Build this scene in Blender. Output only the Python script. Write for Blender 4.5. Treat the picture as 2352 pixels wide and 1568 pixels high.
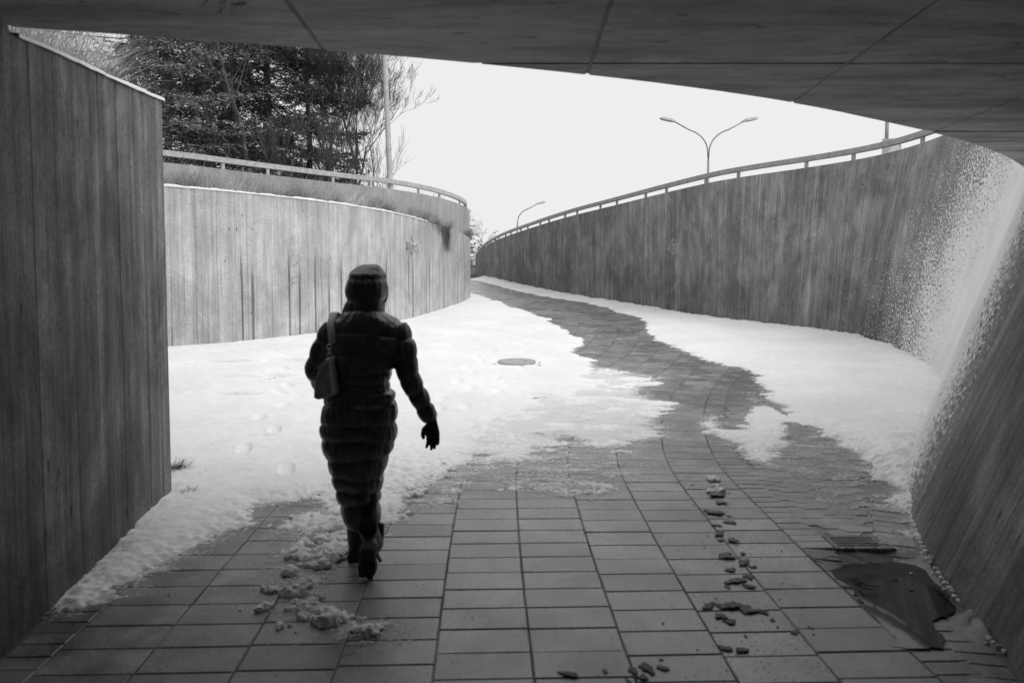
import bpy, bmesh, math, random
import numpy as np
from mathutils import Vector, Matrix, Quaternion

random.seed(7); np.random.seed(7)
for o in list(bpy.data.objects): bpy.data.objects.remove(o)
SC = bpy.context.scene
COL = SC.collection

# ------------------------------------------------------------------ camera
F = 1731.0; CX, CY = 1176.0, 784.0          # photo measured at 2352 x 1568
TH = math.atan(96.0 / F); H = 1.67
cam = bpy.data.cameras.new('camera'); cam.sensor_width = 36.0; cam.lens = 36.0 * F / 2352.0
cam.clip_start = 0.05; cam.clip_end = 3000.0
cam.dof.use_dof = True; cam.dof.focus_distance = 15.0; cam.dof.aperture_fstop = 2.6
camo = bpy.data.objects.new('camera', cam); COL.objects.link(camo)
camo.location = (0, 0, H); camo.rotation_euler = (math.pi / 2 - TH, 0, 0)
SC.camera = camo

# ------------------------------------------------------------------ world, sun, exposure
SUN_EL, SUN_AZ = math.radians(52), math.radians(118)      # azimuth measured from +Y towards +X
w = bpy.data.worlds.new('World'); SC.world = w; w.use_nodes = True
nt = w.node_tree; nt.nodes.clear()
sky = nt.nodes.new('ShaderNodeTexSky'); sky.sky_type = 'NISHITA'; sky.sun_disc = False
sky.sun_elevation = SUN_EL; sky.sun_rotation = SUN_AZ; sky.air_density = 1.0; sky.dust_density = 5.0
bw = nt.nodes.new('ShaderNodeRGBToBW'); nt.links.new(sky.outputs[0], bw.inputs[0])
mx = nt.nodes.new('ShaderNodeMix'); mx.data_type = 'RGBA'
mx.inputs['Factor'].default_value = 0.93                  # a closed cloud layer over the sky
nt.links.new(bw.outputs[0], mx.inputs[6]); mx.inputs[7].default_value = (9.5, 9.5, 9.5, 1)
bg = nt.nodes.new('ShaderNodeBackground'); bg.inputs['Strength'].default_value = 0.1
nt.links.new(mx.outputs[2], bg.inputs['Color'])
wo = nt.nodes.new('ShaderNodeOutputWorld'); nt.links.new(bg.outputs[0], wo.inputs[0])
sl = bpy.data.lights.new('sun', 'SUN'); sl.energy = 1.3; sl.angle = math.radians(35); sl.color = (1, 1, 1)
so = bpy.data.objects.new('sun', sl); COL.objects.link(so)
sd_ = Vector((math.sin(SUN_AZ) * math.cos(SUN_EL), math.cos(SUN_AZ) * math.cos(SUN_EL), math.sin(SUN_EL)))
so.rotation_euler = sd_.to_track_quat('Z', 'Y').to_euler(); so.location = (10, -10, 30)
vs = SC.view_settings; vs.view_transform = 'Standard'; vs.look = 'None'; vs.gamma = 1.0
vs.exposure = -0.07; vs.use_curve_mapping = False

# ------------------------------------------------------------------ pixel -> place helpers
_c, _s = math.cos(TH), math.sin(TH)
def g(Y):
    if Y < 7: return .0607 * Y
    if Y < 33: return .4249 + .08 * (Y - 7)
    return 2.5049 + .062 * (Y - 33)
def gv(Y):
    Y = np.asarray(Y, float)
    return np.where(Y < 7, .0607 * Y, np.where(Y < 33, .4249 + .08 * (Y - 7), 2.5049 + .062 * (Y - 33)))
def ray(x, y):
    a = (x - CX) / F; b = -(y - CY) / F
    return (a, _c + b * _s, -_s + b * _c)
def gnd(x, y):
    r = ray(x, y); lo, hi = .5, 120
    for _ in range(50):
        m = (lo + hi) / 2
        if H + m * r[2] - g(m * r[1]) > 0: lo = m
        else: hi = m
    return (r[0] * lo, r[1] * lo)
def atY(x, y, Y):
    r = ray(x, y); t = Y / r[1]; return (r[0] * t, Y, H + r[2] * t)
def r1(x, y): return ((1150 + x / 2.936) / 1.0629, (660 + y / 2.936) / 1.0629)
def z4(x, y): return (1176 + x / 2, 784 + y / 2)

# ------------------------------------------------------------------ object helpers
def mesh(name, V, Fc, mat=None, parent=None, smooth=False, link=True):
    me = bpy.data.meshes.new(name); me.from_pydata([tuple(v) for v in V], [], Fc); me.update()
    if mat: me.materials.append(mat)
    if smooth: me.polygons.foreach_set('use_smooth', [True] * len(me.polygons))
    o = bpy.data.objects.new(name, me)
    if link: COL.objects.link(o)
    if parent: o.parent = parent
    return o
def from_bm(name, bm, mat=None, parent=None, smooth=False):
    me = bpy.data.meshes.new(name); bm.to_mesh(me); bm.free()
    if mat: me.materials.append(mat)
    if smooth: me.polygons.foreach_set('use_smooth', [True] * len(me.polygons))
    o = bpy.data.objects.new(name, me); COL.objects.link(o)
    if parent: o.parent = parent
    return o
def inst(name, me, mat_world=None, parent=None):
    o = bpy.data.objects.new(name, me); COL.objects.link(o)
    if parent: o.parent = parent
    if mat_world is not None: o.matrix_basis = mat_world
    return o
def empty(name, loc=(0, 0, 0), rz=0.0):
    o = bpy.data.objects.new(name, None); o.empty_display_size = .2; COL.objects.link(o)
    o.location = loc; o.rotation_euler = (0, 0, rz); return o
def tag(o, label=None, cat=None, group=None, kind=None):
    if label: o['label'] = label
    if cat: o['category'] = cat
    if group: o['group'] = group
    if kind: o['kind'] = kind
    return o
class MB:
    """collects simple solids into one mesh"""
    def __init__(s): s.V = []; s.F = []
    def add(s, V, Fc):
        k = len(s.V); s.V += [tuple(v) for v in V]; s.F += [tuple(i + k for i in f) for f in Fc]
    def box(s, c, size, M=None):
        x, y, z = [d / 2 for d in size]
        V = [Vector((sx * x, sy * y, sz * z)) for sz in (-1, 1) for sy in (-1, 1) for sx in (-1, 1)]
        if M: V = [M @ v for v in V]
        V = [v + Vector(c) for v in V]
        s.add(V, [(0, 2, 3, 1), (4, 5, 7, 6), (0, 1, 5, 4), (2, 6, 7, 3), (0, 4, 6, 2), (1, 3, 7, 5)])
    def tube(s, pts, rad, n=8, cap=True):
        pts = [Vector(p) for p in pts]
        if not hasattr(rad, '__len__'): rad = [rad] * len(pts)
        V = []; Fc = []
        up = None
        for i, p in enumerate(pts):
            t = (pts[min(i + 1, len(pts) - 1)] - pts[max(i - 1, 0)])
            if t.length < 1e-9: t = Vector((0, 0, 1))
            t.normalize()
            if up is None:
                up = Vector((0, 0, 1)) if abs(t.z) < .9 else Vector((1, 0, 0))
            a = t.cross(up)
            if a.length < 1e-6: a = t.orthogonal()
            a.normalize(); b = a.cross(t); up = b
            for k in range(n):
                th = 2 * math.pi * k / n
                V.append(p + (a * math.cos(th) + b * math.sin(th)) * rad[i])
        for i in range(len(pts) - 1):
            for k in range(n):
                k2 = (k + 1) % n
                Fc.append((i * n + k, i * n + k2, (i + 1) * n + k2, (i + 1) * n + k))
        if cap and n > 2:
            Fc.append(tuple(range(n - 1, -1, -1))); Fc.append(tuple((len(pts) - 1) * n + k for k in range(n)))
        s.add(V, Fc)
    def build(s, name, mat=None, parent=None, smooth=False):
        return mesh(name, s.V, s.F, mat, parent, smooth)

# ------------------------------------------------------------------ numpy noise
def _hash(ix, iy, seed):
    h = (ix.astype(np.int64) * 374761393 + iy.astype(np.int64) * 668265263 + seed * 982451653) & 0x7fffffff
    h = ((h ^ (h >> 13)) * 1274126177) & 0x7fffffff
    return ((h ^ (h >> 16)) & 0xffff) / 65535.0
def vnoise(x, y, seed=0):
    ix = np.floor(x); iy = np.floor(y); fx = x - ix; fy = y - iy
    fx = fx * fx * (3 - 2 * fx); fy = fy * fy * (3 - 2 * fy)
    ix = ix.astype(np.int64); iy = iy.astype(np.int64)
    a = _hash(ix, iy, seed); b = _hash(ix + 1, iy, seed); c = _hash(ix, iy + 1, seed); d = _hash(ix + 1, iy + 1, seed)
    return (a + (b - a) * fx) * (1 - fy) + (c + (d - c) * fx) * fy
def fbm(x, y, seed=0, oct=4, rough=.55):
    t = 0; amp = 1; tot = 0
    for k in range(oct):
        t = t + amp * (vnoise(x * 2 ** k, y * 2 ** k, seed + k * 17) - .5); tot += amp; amp *= rough
    return 2 * t / tot

# ------------------------------------------------------------------ splines in plan
def catmull(P, step=.05, smooth=0.0):
    P = [np.array(p, float) for p in P]
    Q = [2 * P[0] - P[1]] + P + [2 * P[-1] - P[-2]]
    out = []
    for i in range(1, len(Q) - 2):
        n = max(2, int(np.linalg.norm(Q[i + 1] - Q[i]) / step))
        for k in range(n):
            t = k / n
            p0, p1, p2, p3 = Q[i - 1], Q[i], Q[i + 1], Q[i + 2]
            t1 = max(1e-4, np.linalg.norm(p1 - p0)) ** .5; t2 = t1 + max(1e-4, np.linalg.norm(p2 - p1)) ** .5; t3 = t2 + max(1e-4, np.linalg.norm(p3 - p2)) ** .5
            tt = t1 + (t2 - t1) * t
            A1 = p0 * (t1 - tt) / t1 + p1 * tt / t1; A2 = p1 * (t2 - tt) / (t2 - t1) + p2 * (tt - t1) / (t2 - t1); A3 = p2 * (t3 - tt) / (t3 - t2) + p3 * (tt - t2) / (t3 - t2)
            B1 = A1 * (t2 - tt) / t2 + A2 * tt / t2; B2 = A2 * (t3 - tt) / (t3 - t1) + A3 * (tt - t1) / (t3 - t1)
            out.append(B1 * (t2 - tt) / (t2 - t1) + B2 * (tt - t1) / (t2 - t1))
    out.append(P[-1]); out = np.array(out)
    out = resample(out, step)
    if smooth > 0:
        k = int(3 * smooth / step); x = np.arange(-k, k + 1) * step; ker = np.exp(-.5 * (x / smooth) ** 2); ker /= ker.sum()
        a0 = out[0] + (out[0] - out[1]) * np.arange(k, 0, -1)[:, None]
        a1 = out[-1] + (out[-1] - out[-2]) * np.arange(1, k + 1)[:, None]
        e = np.vstack([a0, out, a1])
        out = np.stack([np.convolve(e[:, j], ker, 'valid') for j in range(2)], 1)
        out = resample(out, step)
    return out
def resample(P, step):
    d = np.r_[0, np.cumsum(np.linalg.norm(np.diff(P, axis=0), axis=1))]
    n = max(2, int(round(d[-1] / step)) + 1); s = np.linspace(0, d[-1], n)
    return np.stack([np.interp(s, d, P[:, 0]), np.interp(s, d, P[:, 1])], 1)
class Curve2:
    def __init__(s, P):
        s.P = np.asarray(P); s.d = np.r_[0, np.cumsum(np.linalg.norm(np.diff(s.P, axis=0), axis=1))]; s.L = s.d[-1]
        t = np.gradient(s.P, axis=0); s.T = t / np.linalg.norm(t, axis=1)[:, None]
    def at(s, u):
        x = np.interp(u, s.d, s.P[:, 0]); y = np.interp(u, s.d, s.P[:, 1])
        tx = np.interp(u, s.d, s.T[:, 0]); ty = np.interp(u, s.d, s.T[:, 1]); l = math.hypot(tx, ty)
        return x, y, tx / l, ty / l
    def offset(s, o):           # to the right of travel
        n = np.stack([s.T[:, 1], -s.T[:, 0]], 1)
        return Curve2(s.P + n * o)
    def u_of_Y(s, Y): return float(np.interp(Y, s.P[:, 1], s.d))

# ------------------------------------------------------------------ materials
def newmat(name):
    m = bpy.data.materials.new(name); m.use_nodes = True
    return m, m.node_tree, m.node_tree.nodes['Principled BSDF']
def N(nt, kind, **kw):
    n = nt.nodes.new('ShaderNode' + kind)
    for k, v in kw.items():
        if k in n.bl_rna.properties.keys(): setattr(n, k, v)
        else: n.inputs[k].default_value = v
    return n
def L(nt, a, b): nt.links.new(a, b)
def math_(nt, op, a, b=None, c=None, clamp=False):
    n = nt.nodes.new('ShaderNodeMath'); n.operation = op; n.use_clamp = clamp
    for i, v in enumerate((a, b, c)):
        if v is None: continue
        if isinstance(v, (int, float)): n.inputs[i].default_value = v
        else: nt.links.new(v, n.inputs[i])
    return n.outputs[0]
def maprange(nt, v, a, b, c, d, smooth=True):
    n = nt.nodes.new('ShaderNodeMapRange'); n.interpolation_type = 'SMOOTHSTEP' if smooth else 'LINEAR'
    nt.links.new(v, n.inputs[0])
    for i, x in enumerate((a, b, c, d)): n.inputs[i + 1].default_value = x
    return n.outputs[0]
def mapping(nt, vec, scale):
    n = nt.nodes.new('ShaderNodeMapping'); n.inputs['Scale'].default_value = scale
    nt.links.new(vec, n.inputs['Vector']); return n.outputs[0]
def noise(nt, vec, scale, detail=4, rough=.55, dist=0):
    n = nt.nodes.new('ShaderNodeTexNoise'); n.inputs['Scale'].default_value = scale; n.inputs['Detail'].default_value = detail
    n.inputs['Roughness'].default_value = rough; n.inputs['Distortion'].default_value = dist
    nt.links.new(vec, n.inputs['Vector']); return n.outputs['Fac']
def grey(nt, v):
    n = nt.nodes.new('ShaderNodeCombineColor')
    for i in range(3): nt.links.new(v, n.inputs[i])
    return n.outputs[0]
def bump(nt, h, strength, dist, bsdf):
    n = nt.nodes.new('ShaderNodeBump'); n.inputs['Strength'].default_value = strength; n.inputs['Distance'].default_value = dist
    nt.links.new(h, n.inputs['Height']); nt.links.new(n.outputs[0], bsdf.inputs['Normal'])

def plain(name, v, rough=.6, metal=0.0, nscale=8.0, var=.25, bumpd=0.0, spec=.5):
    m, t, b = newmat(name)
    co = N(t, 'TexCoord').outputs['Object']
    n = noise(t, co, nscale, 5, .6)
    col = maprange(t, n, .25, .75, v * (1 - var), v * (1 + var))
    L(t, grey(t, col), b.inputs['Base Color'])
    b.inputs['Roughness'].default_value = rough; b.inputs['Metallic'].default_value = metal
    b.inputs['Specular IOR Level'].default_value = spec
    if bumpd: bump(t, noise(t, co, nscale * 3, 5, .6), .6, bumpd, b)
    return m

def board_concrete(name, v, var=.3, drips=0.0, damp=0.0, snow=False, board=1.0):
    """board-marked concrete; UV map 'wall' carries metres along / up, per-board tint in attribute 'tint'"""
    m, t, b = newmat(name)
    uv = N(t, 'UVMap', uv_map='wall').outputs[0]
    tint = N(t, 'Attribute', attribute_name='tint').outputs['Fac']
    gr = noise(t, mapping(t, uv, (62, .7, 1)), 1, 5, .7, .05)           # timber grain
    st = noise(t, mapping(t, uv, (9.5, .34, 1)), 1, 6, .7)          # long streaks
    mo = noise(t, mapping(t, uv, (5.5, 1.9, 1)), 1, 6, .72, .3)      # mottling
    bl = noise(t, mapping(t, uv, (1.0, .8, 1)), 1, 7, .7, 1.0)        # blotches
    fi = noise(t, mapping(t, uv, (60, 38, 1)), 1, 4, .7)
    f = math_(t, 'MULTIPLY_ADD', tint, board * .34, 1 - board * .17)
    f = math_(t, 'MULTIPLY', f, maprange(t, gr, .34, .66, 1 - var * .6, 1 + var * .45))
    f = math_(t, 'MULTIPLY', f, maprange(t, st, .33, .67, 1 - var * .85, 1 + var * .6))
    f = math_(t, 'MULTIPLY', f, maprange(t, bl, .32, .68, 1 - var * 1.15, 1 + var * .9))
    f = math_(t, 'MULTIPLY', f, maprange(t, mo, .3, .7, 1 - var * .95, 1 + var * .8))
    f = math_(t, 'MULTIPLY', f, maprange(t, fi, .3, .7, .76, 1.24))
    edg = N(t, 'Attribute', attribute_name='edge').outputs['Fac']; eb = noise(t, mapping(t, uv, (6, 1.4, 1)), 1, 4, .6)
    f = math_(t, 'MULTIPLY', f, math_(t, 'SUBTRACT', 1.0, math_(t, 'MULTIPLY', math_(t, 'MULTIPLY', edg, maprange(t, eb, .35, .6, .15, 1)), min(.85, var * 3.3))))
    ln = noise(t, mapping(t, uv, (46, .25, 1)), 1, 2, .5); lw = noise(t, mapping(t, uv, (3, 1.1, 1)), 1, 3, .6)
    f = math_(t, 'MULTIPLY', f, math_(t, 'SUBTRACT', 1.0, math_(t, 'MULTIPLY', maprange(t, ln, .60, .64, 0, min(.6, var * 1.5)), maprange(t, lw, .35, .6, .2, 1))))
    pit = N(t, 'TexVoronoi', feature='F1'); pit.inputs['Scale'].default_value = 1.0
    L(t, mapping(t, uv, (6, 2.2, 1)), pit.inputs['Vector'])
    f = math_(t, 'MULTIPLY', f, maprange(t, pit.outputs['Distance'], .05, .085, .35, 1))
    sep = N(t, 'SeparateXYZ'); L(t, uv, sep.inputs[0])
    if drips:
        dn = noise(t, mapping(t, uv, (9, .08, 1)), 1, 2, .5)
        lim = noise(t, mapping(t, uv, (8, .01, 1)), 1, 1, .5)
        top = math_(t, 'MULTIPLY_ADD', lim, 3.2, -.1)
        below = maprange(t, math_(t, 'SUBTRACT', top, sep.outputs[1]), -.15, .5, 0, 1)
        d = math_(t, 'MULTIPLY', maprange(t, dn, .575, .62, 0, 1), below)
        f = math_(t, 'MULTIPLY', f, math_(t, 'MULTIPLY_ADD', d, -drips, 1.0))
    if damp:
        dm = noise(t, mapping(t, uv, (1.3, .5, 1)), 1, 5, .7, .4)
        lo = maprange(t, math_(t, 'ADD', sep.outputs[1], math_(t, 'MULTIPLY_ADD', dm, -3.6, 1.8)), .2, 1.7, 1, 0)
        f = math_(t, 'MULTIPLY', f, math_(t, 'MULTIPLY_ADD', lo, -damp, 1.0))
    col = math_(t, 'MULTIPLY', f, v)
    rough = .8
    hgt = math_(t, 'ADD', math_(t, 'MULTIPLY', gr, .5), math_(t, 'MULTIPLY', fi, .35))
    if snow:
        den = N(t, 'Attribute', attribute_name='snow').outputs['Fac']
        s1 = noise(t, mapping(t, uv, (30, 21, 1)), 1, 2, .5)
        s2 = noise(t, mapping(t, uv, (75, 60, 1)), 1, 2, .5)
        s3 = noise(t, mapping(t, uv, (2.2, 1.5, 1)), 1, 3, .5)
        seam = noise(t, mapping(t, uv, (16, .8, 1)), 1, 3, .6)
        r = math_(t, 'ADD', math_(t, 'MULTIPLY', s1, .62), math_(t, 'MULTIPLY', s2, .38))
        r = maprange(t, r, .33, .67, 0, 1, False)
        dd = math_(t, 'ADD', den, math_(t, 'MULTIPLY_ADD', s3, .3, -.15))
        dd = math_(t, 'MULTIPLY', dd, maprange(t, den, .03, .16, 0, 1))
        mk = maprange(t, math_(t, 'SUBTRACT', dd, r), -.02, .05, 0, 1)
        col = math_(t, 'ADD', math_(t, 'MULTIPLY', col, math_(t, 'SUBTRACT', 1.0, mk)), math_(t, 'MULTIPLY', mk, math_(t, 'MULTIPLY', maprange(t, r, 0, 1, .9, .74, False), maprange(t, s3, .3, .7, .92, 1.02))))
        hgt = math_(t, 'ADD', hgt, math_(t, 'MULTIPLY', mk, 1.6))
    L(t, grey(t, col), b.inputs['Base Color'])
    b.inputs['Roughness'].default_value = rough; b.inputs['Specular IOR Level'].default_value = .3
    bump(t, hgt, .9, .007, b)
    return m

def paver_mat(name, v, rough=.42, var=.22):
    m, t, b = newmat(name)
    geo = N(t, 'NewGeometry'); pos = geo.outputs['Position']
    rnd = math_(t, 'FRACT', math_(t, 'ADD', N(t, 'ObjectInfo').outputs['Random'], geo.outputs['Random Per Island']))
    big = noise(t, pos, .9, 4, .6); mid = noise(t, pos, 5, 5, .65); fin = noise(t, pos, 120, 3, .6); spk = noise(t, pos, 38, 3, .6)
    f = math_(t, 'MULTIPLY_ADD', rnd, var * 2.3, 1 - var * 1.15)
    stn = noise(t, pos, 1.7, 6, .7, .5); f = math_(t, 'MULTIPLY', f, maprange(t, stn, .35, .65, .68, 1.2))
    f = math_(t, 'MULTIPLY', f, maprange(t, mid, .3, .7, .66, 1.3))
    f = math_(t, 'MULTIPLY', f, maprange(t, fin, .3, .7, .62, 1.35))
    f = math_(t, 'MULTIPLY', f, maprange(t, spk, .66, .72, 1, .55))
    L(t, grey(t, math_(t, 'MULTIPLY', f, v)), b.inputs['Base Color'])
    wet = math_(t, 'ADD', math_(t, 'MULTIPLY', big, .6), math_(t, 'MULTIPLY', mid, .4))
    L(t, maprange(t, wet, .38, .6, rough - .13, rough + .2), b.inputs['Roughness'])
    b.inputs['Specular IOR Level'].default_value = .9
    b.inputs['Coat Weight'].default_value = .35; b.inputs['Coat Roughness'].default_value = .3
    bump(t, math_(t, 'ADD', fin, math_(t, 'MULTIPLY', mid, .6)), .6, .004, b)
    return m

def snow_mat():
    m, t, b = newmat('snow')
    pos = N(t, 'NewGeometry').outputs['Position']
    a = noise(t, pos, 1.1, 4, .55); f = noise(t, pos, 60, 4, .6); s = noise(t, pos, 9, 5, .65)
    v = math_(t, 'MULTIPLY', maprange(t, a, .3, .7, .86, .94), maprange(t, s, .3, .7, .95, 1.03))
    L(t, grey(t, v), b.inputs['Base Color'])
    b.inputs['Roughness'].default_value = .75; b.inputs['Specular IOR Level'].default_value = .2
    bump(t, math_(t, 'ADD', f, math_(t, 'MULTIPLY', s, 1.5)), .35, .008, b)
    return m

M = {}
M['snow'] = snow_mat()
M['wing'] = board_concrete('board_marked_concrete_grey', .21, .34, damp=.25)
M['left'] = board_concrete('board_marked_concrete_pale', .55, .16, drips=.62, board=.5)
M['right'] = board_concrete('board_marked_concrete_damp', .275, .27, damp=.3, snow=True, board=.8)
M['parapet'] = board_concrete('smooth_pale_concrete', .46, .12, board=.25)
M['deck'] = plain('deck_concrete', .24, .8, nscale=2.5)
M['slab'] = paver_mat('paving_concrete', .2, .29)
M['brick'] = paver_mat('brick_concrete', .17, .3)
M['sand'] = paver_mat('fine_wet_sand', .12, .4)
M['palesand'] = plain('pale_joint_sand', .15, .8, 0, 2.2, .9)
M['bed'] = plain('joint_sand', .1, .8, nscale=30)
M['earth'] = plain('earth', .06, .9, nscale=4)
M['galv'] = plain('galvanised_steel', .55, .5, .1, 12, .2)
M['railgrey'] = plain('painted_rail', .34, .5, .0, 9, .18)
M['lamp'] = plain('lamp_steel', .38, .4, .6, 10, .15)
M['lamphead'] = plain('lamp_head_grey', .6, .5, .0, 10, .1)
M['iron'] = plain('cast_iron', .16, .5, .5, 40, .3, .002)
M['concrete_ring'] = plain('manhole_concrete', .42, .8, 0, 30, .2, .002)
M['void'] = plain('pit_shade_and_grit', .012, .6, 0, 30, .4)  # near-black puts the shade of the open drain pits into colour; grit shares it
M['signwhite'] = plain('sign_white', .75, .4, 0, 10, .06)
M['signgrey'] = plain('sign_grey', .5, .4, 0, 10, .1)
M['slush'] = plain('dirty_slush', .15, .5, 0, 40, .6, .012)
M['silt'] = plain('wet_silt', .16, .38, 0, 14, .45, .004)
M['bark'] = plain('bark', .07, .9, 0, 14, .4, .01)
M['palebark'] = plain('pale_bark', .1, .9, 0, 14, .4, .01)
M['chalk'] = plain('chalk_paint', .5, .8, 0, 60, .25)
M['scratch'] = plain('scratched_concrete', .33, .8, 0, 30, .2)
M['ink'] = plain('faded_ink', .13, .8, 0, 60, .3)

def foliage_mat(name, v, tip):
    m, t, b = newmat(name)
    geo = N(t, 'NewGeometry')
    r = geo.outputs['Random Per Island']
    n = noise(t, geo.outputs['Position'], 1.4, 3, .6)
    k = math_(t, 'MULTIPLY', maprange(t, n, .35, .65, .55, 1.4), maprange(t, r, 0, 1, v, tip, False))
    L(t, grey(t, k), b.inputs['Base Color']); b.inputs['Roughness'].default_value = .6
    b.inputs['Specular IOR Level'].default_value = .3
    return m
M['needles'] = foliage_mat('spruce_needles', .025, .13)
M['needles_lit'] = foliage_mat('spruce_needles_lit', .07, .34)  # brighter copy of the needles: light on the tips put into the colour
M['grass'] = foliage_mat('dry_grass', .34, .72)
def _transl(m):
    t = m.node_tree; b = t.nodes['Principled BSDF']; tr = t.nodes.new('ShaderNodeBsdfTranslucent'); mxs = t.nodes.new('ShaderNodeMixShader'); mxs.inputs[0].default_value = .4
    t.links.new(b.inputs['Base Color'].links[0].from_socket, tr.inputs[0]); t.links.new(b.outputs[0], mxs.inputs[1]); t.links.new(tr.outputs[0], mxs.inputs[2]); t.links.new(mxs.outputs[0], t.nodes['Material Output'].inputs[0])
_transl(M['grass'])
M['thatch'] = plain('dead_grass_thatch', .24, .9, 0, 14, .4, .01)
M['darkgrass'] = foliage_mat('dark_grass', .04, .2)

def down_mat():
    m, t, b = newmat('black_down_nylon')
    co = N(t, 'TexCoord').outputs['Object']
    wr = noise(t, mapping(t, co, (28, 28, 9)), 1, 4, .6, .8); fi = noise(t, co, 160, 3, .6)
    L(t, grey(t, maprange(t, wr, .3, .7, .03, .06)), b.inputs['Base Color'])
    b.inputs['Roughness'].default_value = .33; b.inputs['Specular IOR Level'].default_value = .9
    bump(t, math_(t, 'ADD', wr, math_(t, 'MULTIPLY', fi, .12)), .5, .012, b)
    return m
M['down'] = down_mat()
M['leather'] = plain('black_leather', .012, .42, 0, 60, .3, .002)
M['boot'] = plain('boot_leather', .014, .45, 0, 40, .3, .003)
M['sole'] = plain('boot_rubber', .03, .6, 0, 40, .3, .003)
M['bag'] = plain('grey_bag_leather', .42, .5, 0, 26, .25, .003)
M['strap'] = plain('grey_bag_strap', .6, .6, 0, 60, .2, .002)
M['brass'] = plain('bag_metal', .7, .25, .9, 10, .05)
M['skin'] = plain('skin', .4, .5, 0, 30, .08)
M['leggings'] = plain('dark_leggings', .01, .8, 0, 80, .2, .001)
def water_mat():
    m, t, b = newmat('puddle_water')
    pos = N(t, 'NewGeometry').outputs['Position']
    b.inputs['Base Color'].default_value = (.015, .015, .015, 1); b.inputs['Roughness'].default_value = .035
    b.inputs['IOR'].default_value = 1.33
    bump(t, noise(t, pos, 7, 2, .5), .08, .002, b)
    return m
M['water'] = water_mat()

# ================================================================== PLAN CURVES
L5 = [z4(105, 1560), z4(65, 1230), z4(45, 1050), z4(28, 850), z4(22, 700)] + [r1(*p) for p in
     [(318, 1560), (320, 1450), (340, 1330), (390, 1230), (480, 1080), (600, 950), (760, 820), (920, 720), (1010, 675), (1090, 625),
      (1150, 580), (1190, 510), (1207, 460), (1200, 420), (1170, 370), (1110, 325), (1040, 290), (850, 235), (600, 190), (300, 130), (0, 75)]]
LP_ = [(0.2, -3.0), (.12, 1.5)] + [gnd(*p) for p in L5] + [(-4.4, 39)]
PATH = Curve2(catmull(LP_, .05, .35))
RB = [(1.5, -32), (1.5, -16), (1.53, -6), (1.58, 0), (1.78, 1.6), (2.07, 3.05), (2.21, 3.66), (2.45, 4.52), (2.79, 5.24), (3.26, 6.15), (4.25, 7.6), (5.1, 8.9),
      (5.72, 10.2), (6.1, 11.6), (6.33, 12.9), (6.28, 13.85), (5.9, 14.71), (5.35, 15.59), (4.92, 16.24), (4.29, 17.51), (3.6, 19.24),
      (2.78, 21.48), (1.74, 24.31), (.4, 29.04), (-.49, 32.66), (-1.35, 37.5), (-2.15, 44.5)]
RWALL = Curve2(catmull(RB, .04, .28))
LB = [(-14, 9.6), (-9.5, 10.6), (-7, 11.5), (-5.59, 12.32), (-4.98, 12.75), (-4.08, 13.6), (-3.44, 14.35), (-2.4, 16.3), (-1.89, 18.4),
      (-1.49, 20.5), (-1.26, 22.56), (-1.5, 25.2), (-2.3, 28.5), (-4.2, 33.5), (-7, 39)]
LWALL = Curve2(catmull(LB, .04, .3))
PB = [(-15, 11.0), (-10.5, 12.9), (-6.9, 15.15), (-5.45, 16.5), (-4.05, 17.8), (-2.98, 18.75), (-2.08, 20.05), (-1.6, 21.3), (-1.30, 22.9),
      (-1.53, 25.2), (-2.33, 28.5), (-4.23, 33.5), (-7.03, 39)]
PWALL = Curve2(catmull(PB, .04, .3))
WING = Curve2(catmull([(-2.0, -32), (-2.0, -15), (-2.0, 0), (-2.05, 1.5), (-2.12, 2.8), (-2.17, 3.45), (-2.23, 3.95), (-2.31, 4.5), (-2.39, 5.24)], .04, .2))
RTOP, LTOP, PTOP, CEIL = 4.30, 3.50, 4.39, 2.86
def lean(Y):
    return float(np.interp(Y, [3.5, 6.2, 9, 12, 14, 17], [.42, .35, .3, .21, .12, 0]))

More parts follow.
